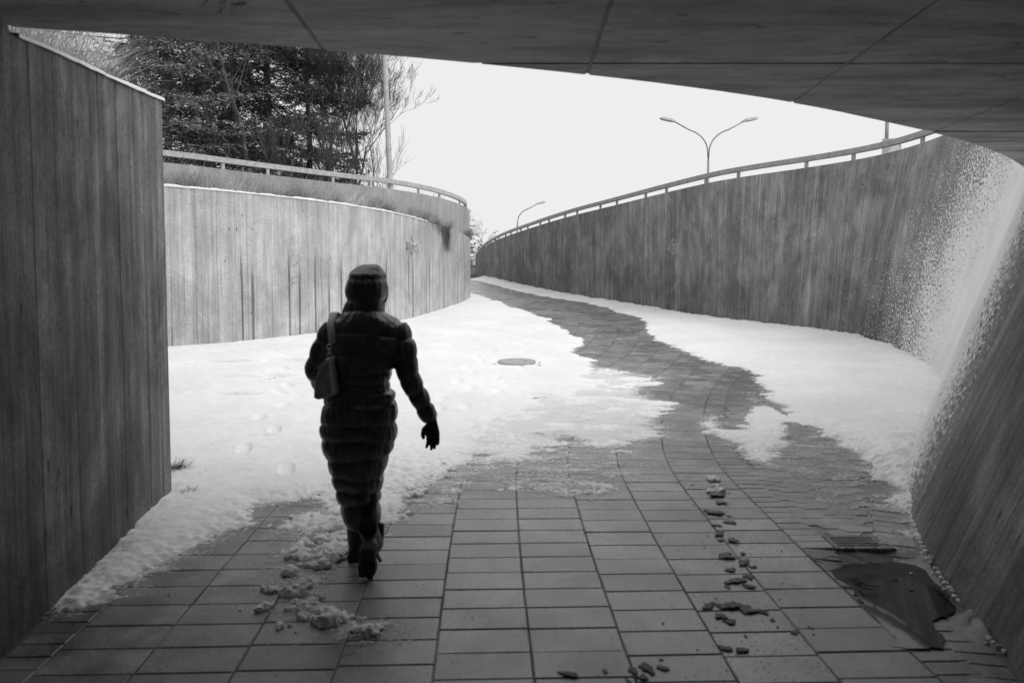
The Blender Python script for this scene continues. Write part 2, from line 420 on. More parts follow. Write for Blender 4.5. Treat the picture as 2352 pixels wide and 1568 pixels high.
# ================================================================== WALLS
def board_wall(name, cv, zb, zt, side, thick, mat, lean_f=None, bw=(.085, .135), relief=.0022, snow_f=None, rows=8, u0=0, u1=None, seed=1, eh=.006):
    """side=+1: the face looks to the right of travel, -1 to the left"""
    rng = random.Random(seed); u1 = u1 if u1 is not None else cv.L
    cols = []; u = u0
    while u < u1 - .02:
        wd = min(rng.uniform(*bw), u1 - u); off = rng.uniform(-1, 1) * relief; ti = rng.random()
        cols.append((u + eh, off, ti, 0.0)); cols.append((u + wd - eh, off, ti, 0.0)); cols.append((u + wd, off, ti, rng.random() ** .8))
        u += wd
    n = len(cols); V = []; UV = []; TI = []; SN = []; ED = []
    for (u, off, ti, edg) in cols:
        x, y, tx, ty = cv.at(u); nx, ny = ty * side, -tx * side
        b0 = zb(x, y); t0 = zt(x, y); ln = lean_f(y) if lean_f else 0
        for r in range(rows + 1):
            z = b0 + (t0 - b0) * r / rows
            k = off - ln * (z - g(y))
            V.append((x + nx * k, y + ny * k, z)); UV.append((u, z - g(y))); TI.append(ti); ED.append(edg)
            SN.append(snow_f(u, x, y, z) if snow_f else 0.0)
    Fc = []; R = rows + 1
    for i in range(n - 1):
        for r in range(rows):
            q = (i * R + r, (i + 1) * R + r, (i + 1) * R + r + 1, i * R + r + 1)
            Fc.append(q if side > 0 else q[::-1])
    kb = len(V); idx = list(range(0, n, 4)); idx = idx if idx[-1] == n - 1 else idx + [n - 1]
    for i in idx:
        u, off, ti, edg = cols[i]; x, y, tx, ty = cv.at(u); nx, ny = ty * side, -tx * side
        for zz in (zb(x, y), zt(x, y)):
            ln = (lean_f(y) if lean_f else 0) * (zz - g(y))
            V.append((x - nx * (thick + ln), y - ny * (thick + ln), zz)); UV.append((u + 5, zz)); TI.append(ti); ED.append(0.0); SN.append(0.0)
    for a in range(len(idx) - 1):
        q = (kb + 2 * a, kb + 2 * a + 1, kb + 2 * a + 3, kb + 2 * a + 2); Fc.append(q if side > 0 else q[::-1])
        q = tuple(idx[a] * R + rows + j * R for j in range(idx[a + 1] - idx[a] + 1)) + (kb + 2 * a + 3, kb + 2 * a + 1)
        Fc.append(q if side > 0 else q[::-1])
    q = (0,) + tuple(range(1, rows + 1)) + (kb + 1, kb); Fc.append(q if side < 0 else q[::-1])
    e = (n - 1) * R; kl = kb + 2 * (len(idx) - 1)
    q = tuple(e + r for r in range(rows + 1)) + (kl + 1, kl); Fc.append(q if side > 0 else q[::-1])
    o = mesh(name, V, Fc, mat); me = o.data
    lay = me.uv_layers.new(name='wall')
    li = np.empty(len(me.loops), int); me.loops.foreach_get('vertex_index', li)
    lay.data.foreach_set('uv', np.array(UV, 'f')[li].ravel())
    a = me.attributes.new('tint', 'FLOAT', 'POINT'); a.data.foreach_set('value', np.array(TI, 'f'))
    a = me.attributes.new('edge', 'FLOAT', 'POINT'); a.data.foreach_set('value', np.array(ED, 'f'))
    a = me.attributes.new('snow', 'FLOAT', 'POINT'); a.data.foreach_set('value', np.array(SN, 'f'))
    return o

def wing_top(x, y): return max(CEIL + .05, 0) if y < 3.3 else 2.80 + .112 * (y - 3.2)
wing = board_wall('wing_wall', WING, lambda x, y: g(y) - .3, wing_top, +1, .35, M['wing'], u0=1, rows=10, seed=3, bw=(.06, .13))
tag(wing, 'grey board-marked concrete wing wall at the underpass mouth with a snow-lined top', 'wall')
ret = Curve2(np.array([(-2.395, 5.24), (-2.43, 5.31), (-2.5, 5.4), (-3.3, 6.5), (-4.7, 8.3), (-8.2, 10.2)]))
rw = board_wall('return_wall', Curve2(resample(ret.P, .05)), lambda x, y: g(y) - .3, lambda x, y: 3.02, +1, .3, M['wing'], rows=3, seed=4)
rw.parent = wing; rw['label'] = 'end of the wing wall turning away behind it'

uN = RWALL.u_of_Y
def rsnow(u, x, y, z):
    h = z - g(y)
    U = RWALL
    # y grows monotonically enough along the stretch that matters (3 .. 13.5); past it use distance along the wall
    u0 = U_A; s = u - u0
    up = np.interp(s, [-1.7, -1.05, -.5, .35, 1.6, 4.2, 5.7, 7.0, 8.4, 10.0], [0, .13, .5, .95, 1.2, 1.06, .84, .52, .24, 0.0])
    if s < .6: up -= .2 * max(0, (h - .7)) * (1 if s < .2 else .4)
    if s > 3.6: up -= .13 * max(0, h - 1.0) * min(1, (s - 3.6) / 1.5)
    return max(0.0, float(up))
U_A = float(RWALL.d[np.argmin((RWALL.P[:, 0] - 3.0) ** 2 + (RWALL.P[:, 1] - 5.65) ** 2)])
rwall = board_wall('curved_wall', RWALL, lambda x, y: g(y) - .3, lambda x, y: RTOP, -1, .3, M['right'], lean_f=lean, snow_f=rsnow,
                   rows=16, u0=1, seed=5, bw=(.06, .125), eh=.009)
tag(rwall, 'long dark board-marked concrete retaining wall that leans back and is plastered with blown snow', 'wall')
lwall = board_wall('retaining_wall', LWALL, lambda x, y: g(y) - .3, lambda x, y: LTOP, +1, .3, M['left'], rows=8, seed=6, bw=(.06, .125), relief=.0012, eh=.009)
tag(lwall, 'pale board-marked concrete retaining wall with dark drip stains below the dry grass', 'wall')
pwall = board_wall('parapet_wall', PWALL, lambda x, y: 3.2, lambda x, y: PTOP, +1, .25, M['parapet'], rows=3, seed=8, relief=.0015)
tag(pwall, 'pale smooth concrete parapet wall behind the strip of dry grass', 'wall')

# ================================================================== GROUND AND TERRACES
gy = list(np.arange(-34, 46, 1.0)) + [60, 120]
gV = []; gF = []
for y in gy:
    for x in (-16, -6, 0, 8, 14): gV.append((x, y, g(min(y, 60)) - .05))
for i in range(len(gy) - 1):
    for j in range(4): gF.append((i * 5 + j, i * 5 + j + 1, (i + 1) * 5 + j + 1, (i + 1) * 5 + j))
gro = mesh('ground', gV, gF, M['earth']); tag(gro, kind='structure')
# upper street level on both sides of the cutting, out to the horizon
def terrace(name, cv, side, z, far, mat, clip=None):
    P = cv.P[::20]; V = []; Fc = []
    for k, (x, y) in enumerate(P):
        i = min(k * 20, len(cv.T) - 1); n = np.array([cv.T[i][1], -cv.T[i][0]]) * side
        a = np.array([x, y]) + n * .1; V.append((a[0], a[1], z)); V.append((far, y * 1.0, z))
    for k in range(len(P) - 1):
        q = (2 * k, 2 * k + 1, 2 * k + 3, 2 * k + 2); Fc.append(q)
    o = mesh(name, V, Fc, mat); tag(o, kind='structure'); return o
terrace('left_street_ground', Curve2(PWALL.P), -1, 4.2, -400, M['earth'])
RW2 = Curve2(RWALL.P[RWALL.P[:, 1] > 6.8])
terrace('right_street_ground', RW2.offset(1.3), +1, 4.15, 400, M['earth'])
far = mesh('far_ground', [(-900, 62, 4.1), (900, 62, 4.1), (900, 1500, 4.1), (-900, 1500, 4.1)], [(0, 1, 2, 3)], M['earth']); tag(far, kind='structure')

# ================================================================== BRIDGE DECK
EDGE = catmull([(-4.5, 3.05), (-3.2, 3.2), (-2.16, 3.38), (-1.58, 3.51), (-.91, 3.67), (.39, 4.07), (1.68, 4.63), (2.58, 5.19), (2.95, 5.42), (3.54, 5.84), (4.43, 6.67), (5.4, 7.9), (6.4, 9.6)], .1, .25)
EDGE = EDGE[EDGE[:, 0] < 6.0]
def edgeY(x): return float(np.interp(x, EDGE[:, 0], EDGE[:, 1]))
def edgeX(y): return float(np.interp(y, EDGE[:, 1], EDGE[:, 0]))
deck = empty('bridge_deck', (0, 0, CEIL)); tag(deck, 'dark concrete bridge deck roofing the underpass, its edge curved', 'bridge')
xs = [float(v) for v in EDGE[:, 0]]
V = []; Fc = []
zl, zh = .0085, 1.25
for x in xs:
    e = edgeY(x)
    V += [(x, -32, zl), (x, e, zl), (x, e + .02, zh), (x, -32, zh)]
for i in range(len(xs) - 1):
    for a, b in ((0, 1), (1, 2), (2, 3), (3, 0)):
        Fc.append((4 * i + a, 4 * i + b, 4 * i + 4 + b, 4 * i + 4 + a))
Fc.append((0, 3, 2, 1)); k = 4 * (len(xs) - 1); Fc.append((k, k + 1, k + 2, k + 3))
mesh('deck_slab', V, Fc, M['deck'], deck)

def ceil_mat():
    m, t, b = newmat('ceiling_concrete')
    pos = N(t, 'NewGeometry').outputs['Position']; rnd = N(t, 'ObjectInfo').outputs['Random']
    gr = noise(t, mapping(t, pos, (2.4, 11, 1)), 1, 7, .7, .9); st = noise(t, mapping(t, pos, (.7, 3.2, 1)), 1, 5, .65, .6)
    sp = noise(t, mapping(t, pos, (4.5, 15, 1)), 1.2, 4, .6); fi = noise(t, pos, 90, 3, .6)
    f = math_(t, 'MULTIPLY_ADD', rnd, .2, .9)
    f = math_(t, 'MULTIPLY', f, maprange(t, gr, .25, .75, .74, 1.2)); f = math_(t, 'MULTIPLY', f, maprange(t, st, .32, .68, .6, 1.4))
    f = math_(t, 'MULTIPLY', f, maprange(t, sp, .61, .7, 1, .35)); f = math_(t, 'MULTIPLY', f, maprange(t, fi, .2, .8, .88, 1.1))
    L(t, grey(t, math_(t, 'MULTIPLY', f, .28)), b.inputs['Base Color']); b.inputs['Roughness'].default_value = .7
    bump(t, math_(t, 'ADD', gr, fi), .5, .004, b); return m
M['ceil'] = ceil_mat()
px = [-2.2 - 1.3 * 1, -2.2, -.9, .4, 1.7, 3.0, 4.3, 5.6]; py = [-2.3, -.75, .8, 2.33, 3.88, 5.42, 6.97, 8.5]
gap = .008
panels = {}
for i in range(len(px) - 1):
    for j in range(len(py) - 1):
        a, b_, c0, d0 = px[i] + gap, px[i + 1] - gap, py[j] + gap, py[j + 1] - gap
        if edgeY(b_) <= c0 + .03: continue
        x0 = a if edgeY(a) > c0 else edgeX(c0) + .005
        top = [(x, min(d0, edgeY(x) - .004)) for x in np.linspace(b_, x0, 14)]
        poly = [(x0, c0), (b_, c0)] + top
        poly = [p for k, p in enumerate(poly) if k == 0 or abs(p[0] - poly[k - 1][0]) + abs(p[1] - poly[k - 1][1]) > 1e-4]
        n = len(poly); dz = random.uniform(-.002, .002)
        def inset(p, q=.006):
            cx = sum(v[0] for v in poly) / n; cy = sum(v[1] for v in poly) / n
            return (p[0] + (cx - p[0]) * q / max(.2, abs(cx - p[0])) * (1 if abs(cx - p[0]) > .2 else .2), p[1] + (cy - p[1]) * q / max(.2, abs(cy - p[1])))
        V = [(p[0], p[1], .012) for p in poly] + [(p[0], p[1], .006 + dz) for p in poly] + [(*inset(p), dz) for p in poly]
        Fc = [tuple(range(2 * n, 3 * n))[::-1]]
        for k in range(n):
            k2 = (k + 1) % n
            Fc.append((k, k2, n + k2, n + k)[::-1]); Fc.append((n + k, n + k2, 2 * n + k2, 2 * n + k)[::-1])
        o = mesh('ceiling_panel', V, Fc, M['ceil'], deck); panels[(i, j)] = o

# ================================================================== PAVING
def poly_sdf(poly, X, Y):
    P = np.array(poly); d2 = np.full(X.shape, 1e9); ins = np.zeros(X.shape, bool)
    for i in range(len(P)):
        a = P[i]; b = P[(i + 1) % len(P)]; e = b - a; l2 = max(1e-9, e @ e)
        t = np.clip(((X - a[0]) * e[0] + (Y - a[1]) * e[1]) / l2, 0, 1)
        d2 = np.minimum(d2, (X - a[0] - t * e[0]) ** 2 + (Y - a[1] - t * e[1]) ** 2)
        if a[1] != b[1]:
            c = ((a[1] > Y) != (b[1] > Y)) & (X < (b[0] - a[0]) * (Y - a[1]) / (b[1] - a[1]) + a[0]); ins ^= c
    d = np.sqrt(d2); return np.where(ins, d, -d)
path = tag(empty('path', (0, 0, 0)), kind='structure')
# bedding sheet under the slabs
bV = []; bF = []
us = np.arange(0, PATH.L, .25)
for u in us:
    x, y, tx, ty = PATH.at(u)
    for o_ in (-2.3 if y < 12 else -3.7, -.8, .8, 1.62): bV.append((x + ty * o_, y - tx * o_, g(y - tx * o_) - .012))
for i in range(len(us) - 1):
    for j in range(3): bF.append((4 * i + j, 4 * i + j + 1, 4 * i + j + 5, 4 * i + j + 4))
mesh('bedding', bV, bF, M['bed'], path)
bV = []; bF = []
ys = np.arange(-4, 12.5, .4)
for y in ys:
    for x in np.linspace(-2.4, 6.6, 6): bV.append((x, y, g(y) - .02 - (.05 if x > 1 and y > 2 else 0)))
for i in range(len(ys) - 1):
    for j in range(5): bF.append((6 * i + j, 6 * i + j + 1, 6 * i + j + 7, 6 * i + j + 6))
mesh('bedding', bV, bF, M['bed'], path)

def slab_mesh(name, lx, ly, mat, h=.045, bev=.005, seed=0, poly=None):
    rng = random.Random(seed)
    P = poly or [(-lx / 2, -ly / 2), (lx / 2, -ly / 2), (lx / 2, ly / 2), (-lx / 2, ly / 2)]
    n = len(P); V = []
    jit = [(rng.uniform(-.0012, .0012), rng.uniform(-.0012, .0012)) for _ in P]
    for z, k in ((-h, 1), (-bev, 1), (0, None)):
        for (p, j) in zip(P, jit):
            if k is None:
                l = math.hypot(*p); q = (p[0] - math.copysign(bev, p[0]), p[1] - math.copysign(bev, p[1]) if abs(p[1]) > 1e-6 else 0)
                V.append((q[0] + j[0], q[1] + j[1], rng.uniform(-.0006, .0006)))
            else: V.append((p[0] + j[0], p[1] + j[1], z))
    Fc = [tuple(range(2 * n, 3 * n))]
    for lv in (0, 1):
        for k in range(n):
            k2 = (k + 1) % n; Fc.append((lv * n + k, lv * n + k2, (lv + 1) * n + k2, (lv + 1) * n + k))
    me = bpy.data.meshes.new(name); me.from_pydata(V, [], Fc); me.materials.append(mat); me.update(); return me
def frame(x, y, tx, ty, sx=1, sy=1, dz=0, tilt=0, sag=False):
    s = (g(y + .05) - g(y - .05)) / .1; q = 0.0
    if sag:
        d = dipv(np.array([x + .04, x - .04, x, x]), np.array([y, y, y + .04, y - .04])); q = -(d[0] - d[1]) / .08; s -= (d[2] - d[3]) / .08
    X = Vector((ty, -tx, ty * q - tx * s)); Y = Vector((tx, ty, tx * q + ty * s)); X.normalize(); Y.normalize(); Z = X.cross(Y).normalized()
    R = Matrix((X, Y, Z)).transposed() @ Matrix.Rotation(tilt, 3, 'X')
    m = R.to_4x4() @ Matrix.Diagonal((sx, sy, 1, 1)); m.translation = Vector((x, y, g(y) + dz)); return m
def lay(name, me_list, frames, limit=300):
    """frames sorted by nearness; the nearest are objects, the rest one joined part"""
    frames = sorted(frames, key=lambda f: f[0]); k = 0; rest = MB()
    for (_, m) in frames:
        me = random.choice(me_list)
        if m.translation.y > 2.25 and k < limit:
            inst(name, me, m, path); k += 1
        else:
            rest.add([m @ v.co for v in me.vertices], [tuple(p.vertices) for p in me.polygons])
    if rest.V:
        o = rest.build(name + 's_beyond', me_list[0].materials[0], path); o['kind'] = 'stuff'
slabs = [slab_mesh('paving_slab', .396, .1968, M['slab'], seed=s) for s in range(8)]
fr = []
for c in range(-9, 4):
    cv = PATH.offset(.4 * c + .2); u = random.uniform(0, .2)
    while u < cv.L - .3:
        x, y, tx, ty = cv.at(u + .1)
        if y < 36 and (c >= -5 or y > 12): fr.append((abs(y - 2.3) if y > 2.25 else 99 + abs(y), frame(x, y, tx, ty, 1, 1, random.uniform(-.0018, .0018), random.uniform(-.004, .004))))
        u += .2
lay('paving_slab', slabs, fr, 300)
drains = [gnd(1972, 1243), gnd(1992, 1290)]
PUD_PX = [(1950, 1322), (1990, 1316), (2040, 1318), (2080, 1312), (2098, 1330), (2125, 1345), (2160, 1355), (2195, 1392), (2185, 1408), (2150, 1425), (2165, 1455), (2172, 1487), (2120, 1490), (2065, 1486),
          (2030, 1458), (2010, 1425), (1985, 1390), (1960, 1358), (1975, 1345), (1955, 1328)]
WY0 = gnd(2120, 1490)[1]; WLEV = g(WY0) + .004; WSL = -.004
def wz(y): return WLEV + WSL * (y - WY0)
def at_level(x, y): r = ray(x, y); t = (WLEV - WSL * WY0 - H) / (r[2] - WSL * r[1]); return (r[0] * t, r[1] * t)
PUD = [at_level(*p) for p in PUD_PX]
def side_of(cv, x, y):
    i = int(np.argmin((cv.P[:, 0] - x) ** 2 + (cv.P[:, 1] - y) ** 2)); t = cv.T[i]
    return (x - cv.P[i, 0]) * t[1] - (y - cv.P[i, 1]) * t[0]
def dipv(X, Y):          # the paving sags towards the drains and holds the puddle
    f = np.clip(1 + poly_sdf(PUD, X, Y) / .3, 0, 1); f = f * f * (3 - 2 * f)
    return f * np.maximum(0.0, gv(Y) - (WLEV + WSL * (Y - WY0)) + .010)
def dip(x, y): return float(dipv(np.array([x]), np.array([y]))[0])
bx_ = np.arange(1.1, 6.0, .08); by_ = np.arange(2.2, 11, .08); XX, YY = np.meshgrid(bx_, by_); ZZ = gv(YY) - .0065 - dipv(XX, YY)
keep = np.array([[side_of(RWALL, a, b) < .1 for a in bx_] for b in by_]); nx_ = len(bx_)
bF = [(r * nx_ + c, r * nx_ + c + 1, (r + 1) * nx_ + c + 1, (r + 1) * nx_ + c) for r in range(len(by_) - 1) for c in range(nx_ - 1) if keep[r, c]]
mesh('bedding', np.stack([XX.ravel(), YY.ravel(), ZZ.ravel()], 1).tolist(), bF, M['sand'], path)
for c in range(-5, 5):
    cv = PATH.offset(.4 * c); V = []; Fc = []; us_ = np.arange(0, cv.L, .12)
    for u in us_:
        x, y, tx, ty = cv.at(u)
        for o_ in (-.0028, .0028): V.append((x + ty * o_, y - tx * o_, g(y - tx * o_) - .0012))
    for i in range(len(us_) - 1): Fc.append((2 * i, 2 * i + 1, 2 * i + 3, 2 * i + 2))
    mesh('joint_sand', V, Fc, M['palesand'], path)
bricks = [slab_mesh('edge_brick', .194, .0955, M['brick'], seed=20 + s, bev=.004) for s in range(5)]
fr = []
for off, lo, hi in ((1.7, -2, 14), (-2.1, -2, 6.5)):
    cv = PATH.offset(off); u = 0
    while u < cv.L - .3:
        x, y, tx, ty = cv.at(u + .05)
        if lo < y < hi: fr.append((abs(y - 2.3) if y > 2.25 else 99 + abs(y), frame(x, y, tx, ty, 1, 1, random.uniform(-.0018, .0018) - dip(x, y), random.uniform(-.01, .01), True)))
        u += .1
WO = RWALL.offset(-.14)
u = RWALL.u_of_Y(-2.0)
while u < U_A - .2:                       # soldier course along the foot of the leaning wall
    x, y, tx, ty = WO.at(u)
    if -2 < y < 5.2: fr.append((abs(y - 2.3) if y > 2.25 else 99 + abs(y), frame(x, y, tx, ty, 1, 1, random.uniform(-.003, .003) - dip(x, y), random.uniform(-.02, .02), True)))
    u += .1
lay('edge_brick', bricks, fr, 300)
hx = [slab_mesh('interlocking_paver', 0, 0, M['brick'], seed=40 + s, bev=.004,
                poly=[(-.118, 0), (-.075, -.0555), (.075, -.0555), (.118, 0), (.075, .0555), (-.075, .0555)]) for s in range(5)]
E10 = PATH.offset(1.8)
fr = []
for r in range(-20, 100):
    for cc in range(0, 26):
        x = 1.2 + cc * .2 + (.1 if r % 2 else 0); y = 2.6 + r * .0585 * 1.0
        if y > 9.5: continue
        if side_of(E10, x, y) < .06 or side_of(RWALL, x, y) > -.31: continue
        if any(abs(x - d[0]) < .2 and abs(y - d[1]) < .1 for d in drains): continue
        fr.append((abs(y - 2.3) if y > 2.25 else 99 + abs(y), frame(x, y, 0.0, 1, .98, 1.0, random.uniform(-.0025, .0025) - dip(x, y), random.uniform(-.012, .012), True)))
lay('interlocking_paver', hx, fr, 300)

# ================================================================== SNOW LYING ON THE GROUND
G = lambda pts: [gnd(*p) for p in pts]
RR = lambda pts: [gnd(*r1(*p)) for p in pts]
A_left = G([(185, 1388), (225, 1366), (300, 1338), (390, 1298), (470, 1243), (545, 1183), (590, 1156), (640, 1148), (735, 1136), (775, 1165), (840, 1200),
            (895, 1180), (950, 1128), (1010, 1085), (1050, 1062), (1075, 1045), (1110, 1005)]) + \
    RR([(130, 1090), (300, 1040), (430, 1000), (560, 965), (720, 935), (800, 880), (900, 840), (960, 800), (860, 745), (900, 690), (830, 640), (690, 590),
        (780, 545), (800, 500), (690, 460), (630, 400), (500, 330), (390, 290), (270, 260), (200, 225), (110, 200), (0, 160)]) + \
    [(-2.6, 33), (-5, 36), (-15, 30), (-15, 5.0), (-2.6, 5.35), (-2.44, 5.1), (-2.37, 4.5), (-2.28, 3.9), (-2.24, 3.6)]
B_left = RR([(-100, 1330), (60, 1300), (330, 1330), (420, 1270), (700, 1190), (1030, 1290), (1060, 1220), (1310, 1190), (1320, 1090), (1260, 1040), (1340, 960),
             (1210, 900), (1190, 840), (1270, 770), (1050, 725), (900, 700), (600, 900), (200, 1050), (-100, 1120)])
TRAIL = G([(690, 1195), (745, 1178), (800, 1195), (800, 1255), (772, 1290), (745, 1320), (715, 1372), (800, 1425), (860, 1440), (800, 1455), (700, 1425), (650, 1375), (620, 1350), (650, 1325), (650, 1285), (690, 1235)])
C_left = RR([(-600, 1500), (-350, 1640), (-200, 1480), (0, 1420), (350, 1480), (690, 1560), (800, 1420), (1040, 1440), (1060, 1300), (700, 1180), (330, 1290), (-100, 1250), (-500, 1440)])
wallfoot = [tuple(p) for p in RWALL.offset(.08).P[::8]]
def wf(u0, u1): return [tuple(p) for p in RWALL.offset(.1).P[(RWALL.d > u0) & (RWALL.d < u1)][::8]]
A_right = RR([(0, 64), (160, 102), (400, 163), (600, 197), (850, 238), (1000, 275), (1100, 310), (1240, 350), (1270, 400), (1240, 440), (1340, 490), (1450, 540), (1600, 600),
              (1760, 650), (1900, 690), (2030, 720), (2100, 790), (2140, 870), (2190, 950), (2300, 1010)]) + \
    G([(1850, 968), (1930, 1008), (2000, 1062), (2050, 1117), (2078, 1168), (2092, 1205), (2097, 1222)]) + wf(U_A - .85, RWALL.L - 6) 
island = G([(1603, 966), (1640, 958), (1662, 985), (1700, 988), (1722, 962), (1735, 930), (1765, 924), (1790, 960), (1803, 1000), (1795, 1030), (1765, 1072), (1722, 1052), (1680, 1022), (1612, 988)])
B_right = G([(1760, 905), (1790, 930), (1850, 968), (1990, 1065), (2075, 1170), (2060, 1225), (1950, 1150), (1850, 1085), (1795, 1045), (1800, 1000)])
bare = [gnd(*r1(*p[:2])) + (p[2], p[3]) for p in [(510, 920, .12, .1), (570, 945, .16, .12), (1000, 945, .16, .1), (1040, 1030, .14, .12), (390, 1100, .2, .14), (930, 765, .28, .2),
        (370, 1135, .22, .08), (860, 880, .2, .2), (640, 1070, .3, .18), (930, 1080, .25, .1), (1170, 965, .14, .1), (1130, 900, .12, .2), (1120, 1090, .12, .06)]]
bare += [gnd(*p[:2]) + (p[2], p[3]) for p in [(520, 836, .25, .05), (575, 872, .35, .05), (540, 915, .2, .05), (640, 868, .15, .04), (500, 838, .3, .07), (690, 835, .3, .06), (1618, 743, .3, .1)]]
_fr = random.Random(77); FOOT = []
for (p0, p1, n_) in ((gnd(960, 1000), gnd(1150, 760), 16), (gnd(620, 1080), gnd(640, 800), 12), (gnd(1060, 980), gnd(1250, 740), 12)):
    for k in range(n_):
        t = k / n_; a_ = math.atan2(p1[1] - p0[1], p1[0] - p0[0]); o_ = .09 * (1 if k % 2 else -1)
        FOOT.append((p0[0] + (p1[0] - p0[0]) * t - math.sin(a_) * o_ + _fr.gauss(0, .05), p0[1] + (p1[1] - p0[1]) * t + math.cos(a_) * o_ + _fr.gauss(0, .06), a_ + _fr.gauss(0, .2)))
def snow_grid(x0, x1, y0, y1, dx, dy):
    nx = int((x1 - x0) / dx) + 1; ny = int((y1 - y0) / dy) + 1
    X, Y = np.meshgrid(np.linspace(x0, x1, nx), np.linspace(y0, y1, ny))
    a = np.maximum(poly_sdf(A_left, X, Y), poly_sdf(A_right, X, Y)); a = np.maximum(a, poly_sdf(island, X, Y) - .05)
    bl = poly_sdf(B_left, X, Y); cl = poly_sdf(C_left, X, Y); br = poly_sdf(B_right, X, Y)
    e = a
    e = np.maximum(e, np.minimum(bl * .6, -.015)); e = np.maximum(e, np.minimum(cl * .5, -.125)); e = np.maximum(e, np.minimum(br * .5, -.15)); e = np.maximum(e, np.minimum(poly_sdf(TRAIL, X, Y) * .6 - .05, -.03))
    # hold thin snow level so that only well inside the cover it gets thick
    strk = fbm(X * 1.1, Y * 3.2, 3, 4, .6); mid = fbm(X * 4.5, Y * 9, 9, 4, .6); fine = fbm(X * 26, Y * 26, 21, 3, .75)
    amp = np.clip(1.1 - np.maximum(a, 0) * 1.6, .25, 1.1)
    e2 = e + (strk * .17 + mid * .12 + fine * .10) * amp
    for (bx, by, rx, ry) in bare:
        q = ((X - bx) / rx) ** 2 + ((Y - by) / ry) ** 2
        e2 = np.where(q < 2.2, np.minimum(e2, (np.sqrt(q) - 1) * .25 + fine * .06 + mid * .05), e2)
    h = np.where(e2 > 0, .05 * (1 - np.exp(-e2 / .22)) + .003, e2 * .25)
    thick = np.clip(a / .8, 0, 1)
    h = h + np.where(e2 > 0, thick * (.016 * fbm(X * 1.3, Y * 1.3, 31, 4) + .010 * fbm(X * 5, Y * 7, 33, 4, .6) + .004 * fbm(X * 20, Y * 20, 35, 3)), 0)
    # lumpy kicked-up rim near the walked line
    px_, py_ = gnd(960, 1110)
    rim = np.exp(-(((X - px_) * .8 + (Y - py_) * .35) / .35) ** 2 - ((Y - py_) / .9) ** 2)
    h = h + np.where(e2 > 0, rim * (.03 * np.abs(fbm(X * 9, Y * 9, 41, 3, .6)) + .02 * fbm(X * 24, Y * 24, 45, 2)), 0)
    for (fx, fy, fa) in FOOT:
        cx_, sx_ = math.cos(fa), math.sin(fa); u_ = (X - fx) * cx_ + (Y - fy) * sx_; v_ = -(X - fx) * sx_ + (Y - fy) * cx_
        q = (u_ / .15) ** 4 + (v_ / .055) ** 4; h = h + np.where(e2 > 0, -.022 * np.exp(-q) + .006 * np.exp(-((q - 2.2) ** 2)), 0)
    # banked against the right wall
    D = np.full(X.shape, 9.0); WP = RWALL.P[::14]
    for a_, b_ in zip(WP[:-1], WP[1:]):
        if y0 - 2 < a_[1] < y1 + 2:
            ee = b_ - a_; tt = np.clip(((X - a_[0]) * ee[0] + (Y - a_[1]) * ee[1]) / (ee @ ee), 0, 1)
            D = np.minimum(D, np.hypot(X - a_[0] - tt * ee[0], Y - a_[1] - tt * ee[1]))
    h = h + np.where(e2 > 0, np.clip(e2 / .5, 0, 1) * .15 * np.exp(-D / .35) * np.clip((Y - 4.6) / 1.5, 0, 1) * (1 + .35 * fbm(X * 3, Y * 3, 51)), 0)
    e = np.maximum(e, np.minimum(bl * .6, .075)); e = np.maximum(e, np.minimum(cl * .5, -.06)); e = np.maximum(e, np.minimum(br * .5, -.09))
    return X, Y, gv(Y) + h, h, e + .5 * (strk * .17 + mid * .12)
snow_root = tag(empty('snow', (0, 0, 0)), kind='stuff', label='thin white snow lying on the ground either side of the path', cat='snow')
def snow_sheet(*a):
    X, Y, Z, h, e_ = snow_grid(*a); ny, nx = X.shape
    idx = np.arange(nx * ny).reshape(ny, nx)
    q = np.stack([idx[:-1, :-1], idx[:-1, 1:], idx[1:, 1:], idx[1:, :-1]], -1).reshape(-1, 4)
    hm = h.ravel()[q].max(1); q = q[hm > -.001]
    used = np.unique(q); mp = np.full(nx * ny, -1); mp[used] = np.arange(len(used)); q = mp[q]
    V = np.stack([X.ravel(), Y.ravel(), Z.ravel()], 1)[used]
    me = bpy.data.meshes.new('snow_cover'); me.vertices.add(len(V)); me.vertices.foreach_set('co', V.ravel().astype('f'))
    me.loops.add(q.size); me.loops.foreach_set('vertex_index', q.ravel().astype('i'))
    me.polygons.add(len(q)); me.polygons.foreach_set('loop_start', np.arange(0, q.size, 4, dtype='i'))
    me.polygons.foreach_set('use_smooth', np.ones(len(q), bool)); me.update(); me.validate(); me.materials.append(M['snow'])
    o = bpy.data.objects.new('snow_cover', me); COL.objects.link(o); o.parent = snow_root; o['kind'] = 'stuff'; return o
snow_sheet(-2.6, 5.6, 3.0, 7.0, .0125, .0125)
snow_sheet(-14.0, -2.59, 5.0, 7.0, .08, .06)
snow_sheet(-7.0, 6.8, 6.997, 12.0, .026, .02)
snow_sheet(-9.0, 7.2, 11.995, 22.0, .045, .04)
snow_sheet(-14.0, -6.99, 6.99, 12.0, .09, .09)
snow_sheet(-6.0, 4.0, 21.99, 46.0, .09, .10)

